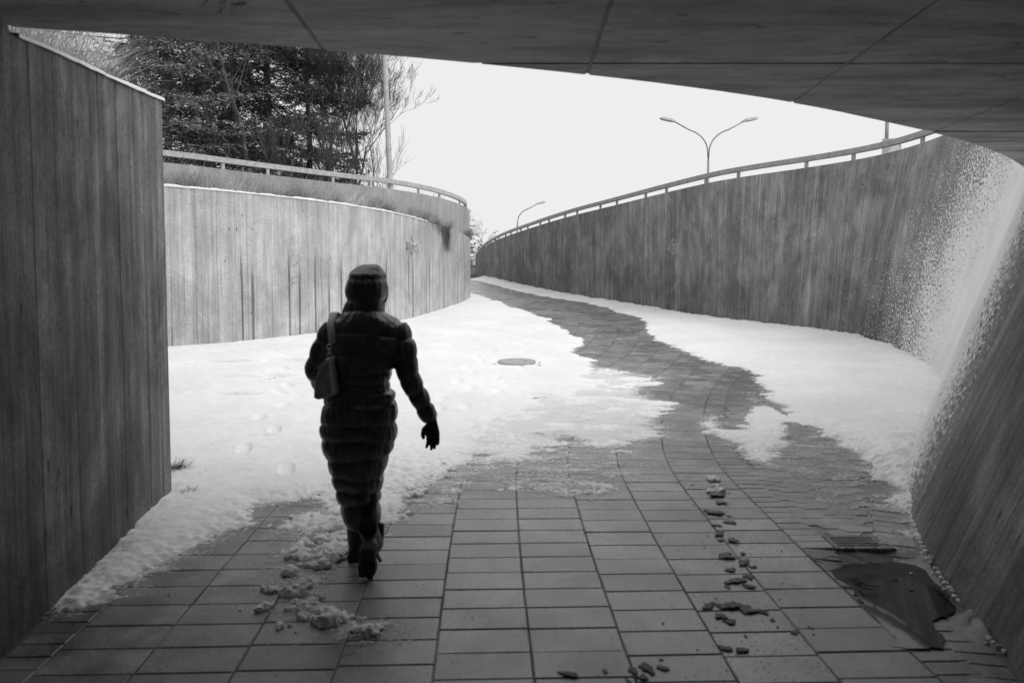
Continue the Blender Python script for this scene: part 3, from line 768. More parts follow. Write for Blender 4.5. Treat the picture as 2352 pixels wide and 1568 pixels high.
# powder dusting where the cover thins out: loose grains over the pavers
def dust_mat():
    m, t, b = newmat('snow_dust')
    pos = N(t, 'NewGeometry').outputs['Position']; e = N(t, 'Attribute', attribute_name='cover').outputs['Fac']
    n1 = noise(t, pos, 140, 2, .6); n2 = noise(t, pos, 34, 3, .6); n3 = noise(t, mapping(t, pos, (5, 9, 5)), 1, 4, .6)
    r = math_(t, 'ADD', math_(t, 'ADD', math_(t, 'MULTIPLY', n1, .45), math_(t, 'MULTIPLY', n2, .3)), math_(t, 'MULTIPLY', n3, .25))
    r = maprange(t, r, .36, .64, 0, 1, False)
    th = math_(t, 'POWER', maprange(t, e, -.34, .10, 0, 1, False), 1.9)
    al = maprange(t, math_(t, 'SUBTRACT', th, r), -.05, .07, 0, .92)
    b.inputs['Base Color'].default_value = (.8, .8, .8, 1); b.inputs['Roughness'].default_value = .8; b.inputs['Specular IOR Level'].default_value = .2
    L(t, al, b.inputs['Alpha']); return m
M['dust'] = dust_mat()
def dust_sheet(x0, x1, y0, y1, dx, dy, less=0.0):
    X, Y, Z, h, e = snow_grid(x0, x1, y0, y1, dx, dy); e = e - less * np.clip((Y - y0) / 3, 0, 1) - np.clip((Y - 10) / 2, 0, 1) * .06 * (Y < 12); ny, nx = X.shape; idx = np.arange(nx * ny).reshape(ny, nx)
    q = np.stack([idx[:-1, :-1], idx[:-1, 1:], idx[1:, 1:], idx[1:, :-1]], -1).reshape(-1, 4)
    em = e.ravel()[q]; q = q[(em.max(1) > -.32) & (em.min(1) < .3)]; used = np.unique(q); mp = np.full(nx * ny, -1); mp[used] = np.arange(len(used)); q = mp[q]
    V = np.stack([X.ravel(), Y.ravel(), gv(Y.ravel()) + .0042], 1)[used]
    o = mesh('snow_dust', V.tolist(), q.tolist(), M['dust'], snow_root); o['kind'] = 'stuff'
    a = o.data.attributes.new('cover', 'FLOAT', 'POINT'); a.data.foreach_set('value', e.ravel()[used].astype('f'))
dust_sheet(-2.3, 4.4, 3.0, 7.0, .03, .03)
dust_sheet(-2.5, 6.0, 7.0, 12.0, .045, .04)
dust_sheet(-2.0, 6.3, 12.0, 22.0, .08, .07, .16)

# snow line on wall tops
def snow_cap(cv, u0, u1, zt, back, wdt, th, seed, side=+1, fade=None):
    rng = np.random.RandomState(seed); V = []; Fc = []; n = int((u1 - u0) / .025)
    for i in range(n + 1):
        u = u0 + (u1 - u0) * i / n; x, y, tx, ty = cv.at(u); nx, ny = ty * side, -tx * side
        s = float(fbm(np.array([u * 3.0]), np.array([seed * 3.1]), seed, 4, .6)[0]); k = th * (1 + .9 * s)
        if fade: k *= fade(u)
        fr_ = .012 + .012 * float(fbm(np.array([u * 9.0]), np.array([7.7]), seed + 5, 3)[0])
        z = zt(x, y)
        for (o_, hh) in ((fr_, -.004), (fr_ * .8, k * .7), (-.03, k), (-wdt * .6, k * 1.1), (-wdt, -.004)):
            V.append((x + nx * o_, y + ny * o_, z + hh))
    for i in range(n):
        for j in range(4): Fc.append((5 * i + j, 5 * i + 5 + j, 5 * i + 6 + j, 5 * i + j + 1))
    o = mesh('snow_cap', V, Fc, M['snow'], snow_root, True); o['kind'] = 'stuff'
snow_cap(WING, WING.u_of_Y(3.36), WING.L, wing_top, .3, .12, .022, 3)
uc = lambda u: 1.0
snow_cap(LWALL, 5.5, float(LWALL.d[np.argmin(abs(LWALL.P[:, 1] - 17.9))]), lambda x, y: LTOP, .3, .16, .032, 5)

# ================================================================== GUARD RAILS
def guard_rail(cv, z0, ztop, u0, u1, hbeam, mat, label, side, inset=.12, seg=2.6):
    x, y, tx, ty = cv.at(u0); root = empty('guard_rail', (x, y, z0)); tag(root, label, 'railing')
    c2 = cv.offset(-inset * side)
    u = u0; O = Vector((x, y, z0))
    while u < u1 - .3:
        e = min(u + seg, u1); mb = MB(); pts = np.linspace(u + .004, e - .004, 9)
        V = []
        for q in pts:
            x, y, tx, ty = c2.at(q); nx, ny = ty, -tx
            for (sx, zz) in ((-.045, ztop - hbeam), (.045, ztop - hbeam), (.045, ztop), (-.045, ztop)): V.append(Vector((x + nx * sx, y + ny * sx, zz)) - O)
        Fc = [(0, 1, 2, 3), (32 + 3, 32 + 2, 32 + 1, 32)]
        for i in range(8):
            for k in range(4): Fc.append((4 * i + k, 4 * i + 4 + k, 4 * i + 4 + (k + 1) % 4, 4 * i + (k + 1) % 4))
        mesh('rail_beam', V, Fc, mat, root)
        for q in (u + .5, e - .5):
            if q < u or q > e: continue
            x, y, tx, ty = c2.at(q); mb = MB(); Mr = Matrix.Rotation(math.atan2(ty, tx), 3, 'Z')
            mb.box(Vector((x, y, (z0 + ztop - hbeam) / 2)) - O, (.06, .05, ztop - hbeam - z0), Mr)
            mb.box(Vector((x, y, z0 + .006)) - O, (.13, .11, .012), Mr); mb.build('rail_post', mat, root)
        u = e
def uat(cv, y): return float(cv.d[np.argmin(abs(cv.P[:, 1] - y))])
guard_rail(PWALL, PTOP, PTOP + .26, 3.0, uat(PWALL, 27), .11, M['galv'], 'pale metal guard rail on posts along the top of the smooth parapet wall', +1)
upk = float(RWALL.d[np.argmin((RWALL.P[:, 0] - 6.3) ** 2 + (RWALL.P[:, 1] - 12.5) ** 2)])
RTOPC = Curve2(np.array([(RWALL.at(u)[0] + RWALL.at(u)[3] * lean(RWALL.at(u)[1]) * (RTOP - g(RWALL.at(u)[1])), RWALL.at(u)[1] - RWALL.at(u)[2] * lean(RWALL.at(u)[1]) * (RTOP - g(RWALL.at(u)[1])))
                           for u in np.arange(upk - 5, RWALL.L, .1)]))
guard_rail(RTOPC, RTOP, RTOP + .25, .5, RTOPC.L - .2, .10, M['railgrey'], 'dark metal guard rail on posts along the top of the long leaning wall', -1, .15)

# ================================================================== GRASS
def blades(name, spots, mat, lmin, lmax, lean_dir, wid, parent=None, seed=0):
    rng = random.Random(seed); V = []; Fc = []
    for (x, y, z) in spots:
        l = rng.uniform(lmin, lmax); a = rng.gauss(lean_dir, .9); k = rng.uniform(.25, 1.0); c, s = math.cos(a), math.sin(a)
        wa = rng.uniform(0, math.pi); wx, wy = math.cos(wa) * wid / 2, math.sin(wa) * wid / 2; b = len(V)
        for t in (0, .4, .75):
            d = l * k * t * t; hz = l * t * (1 - .45 * k * t); q = 1 - .5 * t
            V.append((x + c * d - wx * q, y + s * d - wy * q, z + hz)); V.append((x + c * d + wx * q, y + s * d + wy * q, z + hz))
        d = l * k; V.append((x + c * d, y + s * d, z + l * (1 - .5 * k)))
        Fc += [(b, b + 1, b + 3, b + 2), (b + 2, b + 3, b + 5, b + 4), (b + 4, b + 5, b + 6)]
    o = mesh(name, V, Fc, mat, parent); return o
# earth strip between lower wall and parapet
sV = []; sF = []; S1 = LWALL.offset(-.2); S2 = PWALL.offset(.03)
yv = np.linspace(0, 1, 90)
def strip_pt(t, f):
    uA = t * uat(LWALL, 23.5); x, y, tx, ty = S1.at(uA)
    i = int(np.argmin((S2.P[:, 0] - x) ** 2 + (S2.P[:, 1] - y) ** 2)); q = S2.P[i]
    wd = math.hypot(q[0] - x, q[1] - y)
    return (x + (q[0] - x) * f, y + (q[1] - y) * f, LTOP - .03 + min(.38, .22 * wd) * f), wd
for t in yv:
    for f in (0, .5, 1): sV.append(strip_pt(t, f)[0])
for i in range(89):
    for j in range(2): sF.append((3 * i + j, 3 * i + j + 1, 3 * i + j + 4, 3 * i + j + 3))
gb = mesh('grass_bank_ground', sV, sF, M['thatch']); tag(gb, kind='structure')
rng = random.Random(11); spots = []
while len(spots) < 34000:
    t = rng.random(); f = rng.random() ** 1.25; p, wd = strip_pt(t, f)
    if wd < .1 or rng.random() > (wd / 2.2) * .9 + .18: continue
    spots.append(p)
gr = blades('grass', spots, M['grass'], .2, .5, -.6, .0075, seed=5)
tag(gr, 'dry straw-coloured grass growing between the retaining wall and the parapet', 'grass', kind='stuff')
# tuft hanging over the wall near its far end
hang = []; V = []; Fc = []; rng = random.Random(3)
for k in range(300):
    big = rng.random() < .62; uc_ = uat(LWALL, 19.35)
    u = uc_ + rng.gauss(0, .2) if big else uc_ - abs(rng.gauss(0, .7)) + .2
    x, y, tx, ty = LWALL.at(u); nx, ny = ty, -tx; l = rng.uniform(.15, .62) if big else rng.uniform(.05, .22)
    b = len(V); sw = rng.gauss(0, .12); wx = tx * .005; wy = ty * .005
    for (o_, zz) in ((-.1, .04), (.03, .03), (.05, -l * .5), (.055, -l)):
        V.append((x + nx * o_ + tx * sw * max(0, -zz) - wx, y + ny * o_ + ty * sw * max(0, -zz) - wy, LTOP + zz)); V.append((x + nx * o_ + tx * sw * max(0, -zz) + wx, y + ny * o_ + ty * sw * max(0, -zz) + wy, LTOP + zz))
    for j in range(3): Fc.append((b + 2 * j, b + 2 * j + 1, b + 2 * j + 3, b + 2 * j + 2))
o = mesh('hanging_grass', V, Fc, M['darkgrass']); tag(o, 'dark tuft of dead grass hanging over the top of the pale wall', 'grass', kind='stuff')
# bank above the wing wall
BK = Curve2(resample(np.array([(-2.16, 2.9), (-2.2, 3.4), (-2.3, 4.4), (-2.4, 5.26), (-3.3, 6.5), (-4.7, 8.3), (-8.2, 10.2)]), .1))
def bank_pt(u, d):
    x, y, tx, ty = BK.at(u); zt = min(3.0, 2.78 + .112 * max(0, y - 3.2)); q = max(0, d - .3)
    return (x - d, y + .12 * d, zt - .05 + q * .5 - max(0, q - 3) * .4)
bV = []; bF = []; bu = np.linspace(0, BK.L, 40); bd = [.3, .5, .9, 1.4, 2.0, 3.0, 4.5, 7.0]
for u in bu:
    for d in bd:
        p = bank_pt(u, d); bV.append((p[0], p[1], p[2] + (.06 * float(fbm(np.array([p[0] * 1.5]), np.array([p[1] * 1.5]), 5)[0]) if d > .4 else 0)))
for i in range(39):
    for j in range(7): bF.append((8 * i + j, 8 * i + 8 + j, 8 * i + 9 + j, 8 * i + j + 1))
o = mesh('bank', bV, bF, M['thatch'], smooth=True); tag(o, kind='structure')
rng = random.Random(21); spots = []; long_ = []
for k in range(15000):
    u = rng.uniform(.3, BK.L * .72); d = .32 + rng.random() ** 1.6 * 2.6; p = bank_pt(u, d)
    if fbm(np.array([p[0] * 1.8]), np.array([p[1] * 1.8]), 77)[0] < -.12: continue
    (long_ if rng.random() < .55 else spots).append(p)
gr = blades('grass', spots, M['grass'], .15, .4, -.9, .005, seed=6)
tag(gr, 'short dry grass on the bank above the snow-lined wing wall', 'grass', kind='stuff')
gr = blades('grass', long_, M['grass'], .35, .75, -.5, .005, seed=16)
tag(gr, 'long dry grass leaning out over the snow-lined wing wall', 'grass', kind='stuff')
spots = []
for k in range(1500):                     # weeds behind the rail
    u = rng.uniform(3, uat(PWALL, 24)); x, y, tx, ty = PWALL.at(u); q = rng.uniform(.35, 2.2); spots.append((x - ty * q, y + tx * q, 4.2))
gr = blades('weeds', spots, M['grass'], .25, .75, 0, .009, seed=7); tag(gr, 'dry weeds standing behind the pale guard rail', 'weeds', kind='stuff')
# a few tufts poking through the snow by the wing wall
def tuft(pxl, n, l, label):
    x, y = gnd(*pxl); rr = random.Random(int(pxl[0])); sp = [(x + rr.gauss(0, .03), y + rr.gauss(0, .03), g(y) + .0) for _ in range(n)]
    o = blades('grass_tuft', [(a - x, b - y, c - g(y)) for a, b, c in sp], M['darkgrass'], l * .5, l, 0, .005, seed=int(pxl[1])); o.location = (x, y, g(y)); tag(o, label, 'grass tuft')
tuft((405, 1088), 110, .17, 'thick dead grass tuft against the end of the wing wall')
tuft((430, 1138), 26, .11, 'small dead grass tuft in the snow near the wing wall corner')
tuft((465, 1095), 14, .09, 'sparse wisps of grass in the snow past the thick tuft')
tuft((492, 1120), 16, .08, 'tiny grass tuft in the snow farthest from the wing wall')

# ================================================================== TREES
def bare_tree(name, loc, height, seed, label, spread=.55, stems=1, mat='palebark', depth=5, r0=.09, upbias=.35, group=None, length0=None, dens=1.0):
    rng = random.Random(seed); root = empty(name, loc); tag(root, label, 'tree', group); tr = MB(); cr = MB()
    def grow(p, d, l, r, lv):
        n = 4 if lv < 2 else 3; pts = [p]; rad = [r]; q = p.copy(); dd = d.copy()
        for i in range(n):
            dd = (dd + Vector((rng.gauss(0, .16), rng.gauss(0, .16), rng.gauss(0, .1) + upbias * .12))).normalized(); q = q + dd * l / n; pts.append(q.copy()); rad.append(r * (1 - .55 * (i + 1) / n))
        (tr if lv < 2 else cr).tube(pts, rad, 6 if lv < 2 else (4 if lv < 3 else 3), False)
        if lv >= depth: return
        kids = rng.randint(3, 5) if lv < 2 else rng.randint(3, 5)
        for k in range(int(kids * dens + .5)):
            t = rng.uniform(.25, 1.0); f = t * n; i = min(int(f), n - 1); base = pts[i].lerp(pts[i + 1], f - i)
            ax = Vector((rng.gauss(0, 1), rng.gauss(0, 1), rng.gauss(0, .5))).normalized()
            nd = (dd + ax * rng.uniform(.5, 1.0) * (spread * 1.6) + Vector((0, 0, upbias * .4))).normalized()
            grow(base, nd, l * rng.uniform(.5, .75), max(.004, r * (1 - .5 * t) * rng.uniform(.45, .65)), lv + 1)
    for s in range(stems):
        d = Vector((rng.gauss(0, .12 * stems), rng.gauss(0, .12 * stems), 1)).normalized()
        grow(Vector((rng.gauss(0, .1 * (stems - 1)), rng.gauss(0, .1 * (stems - 1)), -.1)), d, length0 or height * .55, r0 * rng.uniform(.7, 1), 0)
    tr.build('trunk', M[mat], root, True); cr.build('crown', M[mat], root); return root

def spruce(name, loc, height, seed, label, reach=3.4, mat='needles', nb=60, zlo=.5, dens=1.0, group=None, r0=.15, needle=.11, spraylen=.34, droop=.25):
    rng = random.Random(seed); root = empty(name, loc); tag(root, label, 'tree', group); tr = MB(); V = []; Fc = []
    n = 10; tr.tube([(rng.gauss(0, .03), rng.gauss(0, .03), -.1 + height * i / n) for i in range(n + 1)], [r0 * (1 - .93 * i / n) for i in range(n + 1)], 8, False)
    def spray(p, d, l):
        # a flat twig: needles as thin leaf faces along both sides
        up = Vector((0, 0, 1)); a = d.cross(up)
        if a.length < .01: a = Vector((1, 0, 0))
        a.normalize(); roll = rng.uniform(-.7, .7); b = a.cross(d); a2 = a * math.cos(roll) + b * math.sin(roll)
        m = max(3, int(l / .045))
        for i in range(m):
            t = (i + rng.random()) / m; q = p + d * l * t + Vector((0, 0, -.05 * t * t)); s = rng.choice((-1, 1)); nl = needle * rng.uniform(.6, 1.1) * (1 - .45 * t)
            e = (a2 * s * .75 + d * .9 + Vector((0, 0, rng.uniform(-.25, .3)))).normalized() * nl; wv = d.cross(e); 
            if wv.length < 1e-6: continue
            wv = (wv.normalized() * rng.uniform(-1, 1) + d * rng.uniform(.3, 1)).normalized() * nl * .24; k = len(V)
            V.extend([q - wv * .5, q + e * .5 - wv, q + e, q + e * .5 + wv]); Fc.append((k, k + 1, k + 2, k + 3))
    for b in range(nb):
        f = (b + rng.random()) / nb; z = height * (zlo / height + (1 - zlo / height) * f ** 1.15); az = b * 2.39996 + rng.gauss(0, .3)
        ln = reach * (1 - (z / height)) ** .75 * rng.uniform(.65, 1.1) + .25; dirv = Vector((math.cos(az), math.sin(az), 0)); pts = []
        m = 7
        for i in range(m + 1):
            t = i / m; pts.append(Vector((0, 0, z)) + dirv * ln * t + Vector((0, 0, -droop * ln * (t - .75 * t * t) + rng.gauss(0, .02))))
        tr.tube(pts, [max(.006, r0 * .22 * (1 - z / height * .6) * (1 - .9 * i / m)) for i in range(m + 1)], 4, False)
        cnt = int(ln * 10 * dens)
        for k in range(cnt):
            t = .22 + .78 * (k + rng.random()) / cnt; fi = t * m; i = min(int(fi), m - 1); p = pts[i].lerp(pts[i + 1], fi - i)
            tg = (pts[i + 1] - pts[i]).normalized(); side = Vector((-tg.y, tg.x, 0)).normalized() * rng.choice((-1, 1))
            d = (tg * rng.uniform(.35, .9) + side * rng.uniform(.4, 1) + Vector((0, 0, rng.uniform(-.45, .12)))).normalized(); sl_ = spraylen * rng.uniform(.5, 1.3) * (1.25 - .6 * t) * min(1.4, .5 + ln / 3)
            spray(p, d, sl_)
            for _ in range(2):
                e = (d + Vector((rng.gauss(0, .6), rng.gauss(0, .6), rng.gauss(0, .3)))).normalized(); spray(p + d * sl_ * rng.uniform(.3, .9), e, sl_ * .55)
    tr.build('trunk', M['bark'], root, True)
    c = mesh('crown', V, Fc, M[mat], root); return root

def place(pxx, Y, z): return ((pxx - CX) / F * Y, Y, z)
spruce('spruce_tree', place(492, 21.5, 4.2), 11.5, 31, 'dark spruce behind the parapet with long limbs and the thickest trunk', reach=3.9, nb=70, zlo=.9, r0=.17, dens=1.9, needle=.14, spraylen=.5, droop=.32)
spruce('spruce_tree', place(622, 24.5, 4.2), 12.5, 32, 'dark spruce with dense boughs spreading towards the tall leaning lamp post', reach=4.1, nb=84, zlo=.9, r0=.17, dens=2.0, needle=.14, spraylen=.5)
spruce('spruce_tree', place(400, 25.5, 4.2), 13, 33, 'spruce standing deepest in the stand behind the parapet', reach=4.0, nb=64, zlo=.8, r0=.16, dens=1.7, needle=.15, spraylen=.5)
spruce('spruce_tree', (-8.3, 16.9, 4.2), 8.5, 35, 'spruce with twigs coloured pale as if brightly lit behind the grass above the wing wall', reach=3.3, mat='needles_lit', nb=85, zlo=.5, r0=.1, needle=.09, spraylen=.3, dens=1.3)
spruce('spruce_tree', place(715, 29.5, 4.2), 11, 36, 'spruce half hidden behind the spreading boughs and bare twigs', reach=3.0, nb=60, zlo=.6, r0=.15, dens=1.0, needle=.17, spraylen=.5)
spruce('spruce_tree', place(545, 31.5, 4.2), 12, 37, 'spruce filling the gap between the two darkest trunks', reach=4.0, nb=56, zlo=.6, r0=.15, dens=.9, needle=.18, spraylen=.55)
bare_tree('bare_tree', place(590, 20.0, 4.2), 7.5, 41, 'bare tree with slanting pale limbs between the spruces', spread=.62, r0=.11, upbias=.35)
bare_tree('bare_tree', place(792, 25.0, 4.2), 6.6, 44, 'bare leafless tree with fine twigs fanning out behind the tall leaning lamp post', spread=.52, r0=.07, upbias=.5, stems=3, depth=6, dens=.95, mat='bark')
bare_tree('bare_tree', place(440, 19.0, 4.2), 6.5, 45, 'slender bare tree in front of the thickest spruce trunk', spread=.6, r0=.07, upbias=.4)
bare_tree('bare_tree', place(760, 26.5, 4.2), 7.0, 47, 'bare leafless tree tangled into the spreading spruce boughs', spread=.6, r0=.09, upbias=.4, mat='bark', depth=6)
bare_tree('bare_shrub', place(770, 20.6, 4.2), 3.0, 51, 'leafless shrub of many upright stems behind the pale guard rail', spread=.32, r0=.022, upbias=.9, stems=11, depth=3, length0=1.9)
bare_tree('bare_shrub', place(690, 19.6, 4.2), 2.4, 52, 'lower leafless shrub behind the rail beneath the spruce boughs', spread=.35, r0=.02, upbias=.8, stems=8, depth=3, length0=1.4)
bare_tree('bare_shrub', (-3.5, 6.3, 3.0), 1.2, 53, 'tangle of pale twigs above the corner of the wing wall', spread=.6, r0=.008, upbias=.3, stems=6, depth=3, length0=.5)
# far end of the cutting
bare_tree('bare_tree', place(1118, 62, 4.1), 5.0, 61, 'distant bare tree at the far end of the path', spread=.6, r0=.09, upbias=.4, dens=.85)
spruce('spruce_tree', place(1068, 58, 4.1), 4.6, 62, 'distant dark conifer beside the end of the pale wall', reach=1.7, nb=36, zlo=.2, needle=.16, spraylen=.4, r0=.08, dens=.8)
spruce('spruce_tree', place(1136, 66, 4.1), 3.6, 63, 'small distant conifer under the far end of the dark rail', reach=1.3, nb=30, zlo=.2, needle=.16, spraylen=.4, r0=.07, dens=.8)
spruce('spruce_tree', place(1098, 70, 4.1), 3.0, 64, 'low distant conifer below the distant bare tree', reach=1.6, nb=30, zlo=.1, needle=.16, spraylen=.4, r0=.07, dens=.8)

# ================================================================== LAMPS, POSTS, SIGNS
def lamp_head(root, p, d, l, wdt):
    d = Vector(d).normalized(); s = Vector((-d.y, d.x, 0)).normalized(); up = s.cross(d) * -1
    if up.z < 0: up = -up
    V = []; prof = [(0, .35, .05), (.12, .6, .07), (.3, 1, .1), (.85, .95, .085), (1, .55, .04)]
    for (t, ww, hh) in prof:
        for (a, b) in ((-1, 0), (1, 0), (.75, 1), (-.75, 1)): V.append(Vector(p) + d * l * t + s * a * ww * wdt / 2 + up * (b * hh * 1.5 - .03))
    Fc = [(0, 1, 2, 3), (16, 19, 18, 17)]
    for i in range(4):
        for k in range(4): Fc.append((4 * i + k, 4 * i + 4 + k, 4 * i + 4 + (k + 1) % 4, 4 * i + (k + 1) % 4))
    h = mesh('lamp_head', V, Fc, M['lamphead'], root)
    c = Vector(p) + d * l * .58 - up * .035; mb = MB(); Mr = Matrix((d, s, up)).transposed(); mb.box(c, (l * .5, wdt * .7, .04), Mr); mb.build('lens', M['signwhite'], h)
def street_lamp(name, loc, top, arms, label, r=.09):
    root = empty(name, loc); tag(root, label, 'street lamp'); ht = top - loc[2]; mb = MB()
    mb.tube([(0, 0, -.2), (0, 0, 1.2), (0, 0, 1.25), (0, 0, ht - 2.2)], [r * 1.3, r * 1.3, r, r * .8], 10); mb.build('pole', M['lamp'], root, False)
    for (sx, out) in arms:
        pts = [(0, 0, ht - 2.2), (sx * .04, 0, ht - 1.75)]
        R = out
        for i in range(1, 9):
            t = i / 8; pts.append((sx * (.04 + R * (1 - math.cos(t * 1.25)) / (1 - math.cos(1.25)) * .55), 0, ht - 1.75 + 1.25 * math.sin(t * 1.25) / math.sin(1.25)))
        pts.append((sx * R, 0, ht - .05)); m2 = MB(); m2.tube(pts, r * .55, 8); m2.build('arm', M['lamp'], root, True)
        lamp_head(root, Vector((sx * (R - .05), 0, ht - .05)), (sx, 0, .22), .95, .34)
    return root
Yl = 44.0; p = atY(1628, 283, Yl)
street_lamp('street_lamp', (p[0], Yl, 4.1), p[2] + .12, [(-1, 1.95), (1, 1.95)], 'double-armed street lamp standing behind the long leaning wall', .075)
Yl = 74.0; p = atY(1188, 470, Yl)
street_lamp('street_lamp', (p[0], Yl, 4.1), p[2] + .1, [(1, 1.9)], 'distant single-armed street lamp behind the end of the leaning wall', .09)
# leaning post in the grass strip
b0 = Vector(atY(897, 448, 19.0)); t0 = Vector(atY(884, 130, 19.0)); root = empty('lamp_post', b0); tag(root, 'tall slightly leaning lamp post standing in the dry grass before the parapet', 'lamp post')
dirv = (t0 - b0); mb = MB(); mb.tube([dirv * -.04, dirv * .02, dirv * 1.0, dirv * 1.9], [.072, .072, .058, .045], 12); mb.build('pole', M['galv'], root, True)
mb = MB(); mb.tube([dirv * 1.9, dirv * 2.05 + Vector((.2, 0, 0)), dirv * 2.1 + Vector((.9, 0, 0))], [.04, .035, .03], 8); mb.build('arm', M['galv'], root, True)
lamp_head(root, dirv * 2.1 + Vector((.9, 0, 0)), (1, 0, .1), .7, .28)
# traffic sign above the right wall
Ys = 18.0; p = atY(2037, 300, Ys); root = empty('road_sign', (p[0], Ys, 4.15)); tag(root, 'grey road sign with a white triangle seen above the long leaning wall', 'road sign')
mb = MB(); mb.tube([(0, 0, 0), (0, 0, 3.2)], .042, 10); mb.build('post', M['lamp'], root, True)
a = atY(2024, 320, Ys); b = atY(2067, 320, Ys); mb = MB(); wdt = b[0] - a[0]; cx = (a[0] + b[0]) / 2 - p[0]; zt = a[2] - 4.15
mb.box((cx, -.06, zt - .24), (wdt, .02, .48)); pl = mb.build('plate', M['signgrey'], root)
az = atY(2053, 322, Ys); mesh('triangle', [(az[0] - p[0], -.073, az[2] - 4.15), (az[0] - p[0] - .17, -.073, az[2] - 4.15 - .3), (az[0] - p[0] + .17, -.073, az[2] - 4.15 - .3)], [(0, 1, 2)], M['signwhite'], pl)
# far signs
def far_sign(pxa, pxb, Y, label, posts=True):
    a = atY(*pxa, Y); b = atY(*pxb, Y); cx = (a[0] + b[0]) / 2; gz = g(min(Y, 60)); root = empty('sign_board', (cx, Y, gz)); tag(root, label, 'sign')
    wv, hv = b[0] - a[0], a[2] - b[2]; bm = bmesh.new(); bmesh.ops.create_cube(bm, size=1)
    bmesh.ops.scale(bm, vec=(wv, .04, hv), verts=bm.verts); bmesh.ops.translate(bm, vec=(0, 0, (a[2] + b[2]) / 2 - gz), verts=bm.verts)
    ed = [e for e in bm.edges if abs(e.verts[0].co.y - e.verts[1].co.y) > .01]; bmesh.ops.bevel(bm, geom=ed, offset=.12, segments=3, affect='EDGES'); pn = from_bm('panel', bm, M['signwhite'], root)
    mb = MB(); e = .05
    for (cx_, cz, sx, sz) in ((0, hv / 2 - e, wv - .2, .03), (0, -hv / 2 + e, wv - .2, .03), (-wv / 2 + e, 0, .03, hv - .2), (wv / 2 - e, 0, .03, hv - .2)): mb.box((cx_, -.026, (a[2] + b[2]) / 2 - gz + cz), (sx, .012, sz))
    mb.build('border', M['lamphead'], pn)
    for sx in (-.3, .3):
        mb = MB(); mb.tube([(sx * wv, .06, 0), (sx * wv, .06, (a[2] + b[2]) / 2 - gz)], .03, 6); mb.build('post', M['lamp'], root)
far_sign((1086, 581), (1109, 599), 54, 'larger white sign board with rounded corners at the far end of the path')
far_sign((1086, 600.5), (1098, 614), 53.5, 'smaller white sign board below the larger far one')
a = atY(1070, 614, 52); b = atY(1100, 628, 52); mb = MB(); mb.box(((a[0] + b[0]) / 2, 52, (a[2] + b[2]) / 2 - .15), (b[0] - a[0] + .6, .3, a[2] - b[2] + .5)); mb.box(((a[0] + b[0]) / 2, 52, a[2] + .13), (b[0] - a[0] + .7, .4, .06))
o = mb.build('low_wall', M['deck']); tag(o, 'low grey concrete wall closing the far end of the path', 'wall')

# ================================================================== MANHOLE, DRAINS, PUDDLE
x, y = gnd(1187, 841); root = empty('manhole', (x, y, g(y) + .016)); root.rotation_euler = (math.atan(.08), 0, 0); tag(root, 'round grey manhole cover on a square frame lying in the snow', 'manhole')
bm = bmesh.new(); bmesh.ops.create_cube(bm, size=1); bmesh.ops.scale(bm, vec=(.7, .56, .03), verts=bm.verts); bmesh.ops.translate(bm, vec=(0, 0, .02), verts=bm.verts)
bmesh.ops.bevel(bm, geom=list(bm.edges), offset=.012, segments=2, affect='EDGES'); from_bm('frame', bm, M['concrete_ring'], root)
mb = MB(); mb.tube([(0, 0, .03), (0, 0, .062)], .25, 40); lid = mb.build('lid', M['concrete_ring'], root); mb = MB()
mb.box((.12, 0, .0625), (.05, .025, .003)); mb.build('lift_slot', M['iron'], lid); mb = MB()
mb.tube([(math.cos(t) * .262, math.sin(t) * .262, .05) for t in np.linspace(0, 2 * math.pi, 41)], .012, 6); mb.build('rim', M['concrete_ring'], root, True)
for k, (x, y) in enumerate(drains):
    root = empty('drain_grate'); root.matrix_basis = frame(x, y, 0, 1, 1, 1, -dip(x, y) + .001, 0, True)
    tag(root, ['iron drain grate in the pavers clear of the puddle', 'iron drain grate at the edge of the puddle'][k], 'drain')
    mb = MB(); wd, dp = .32, .17
    for (cx_, cy_, sx, sy) in ((0, dp / 2, wd, .025), (0, -dp / 2, wd, .025), (-wd / 2, 0, .025, dp + .025), (wd / 2, 0, .025, dp + .025)): mb.box((cx_, cy_, -.012), (sx, sy, .02))
    mb.build('frame', M['iron'], root); mb = MB(); mb.box((0, 0, -.034), (wd, dp, .006)); mb.build('pit', M['void'], root)
    for j in range(5):
        mb = MB(); mb.box((-.02, -.064 + j * .032, -.012), (wd * .8, .013, .016)); mb.build('bar', M['iron'], root)
    mb = MB(); mb.box((.135, 0, -.014), (.05, dp - .03, .014)); mb.build('edge_plate', M['iron'], root)
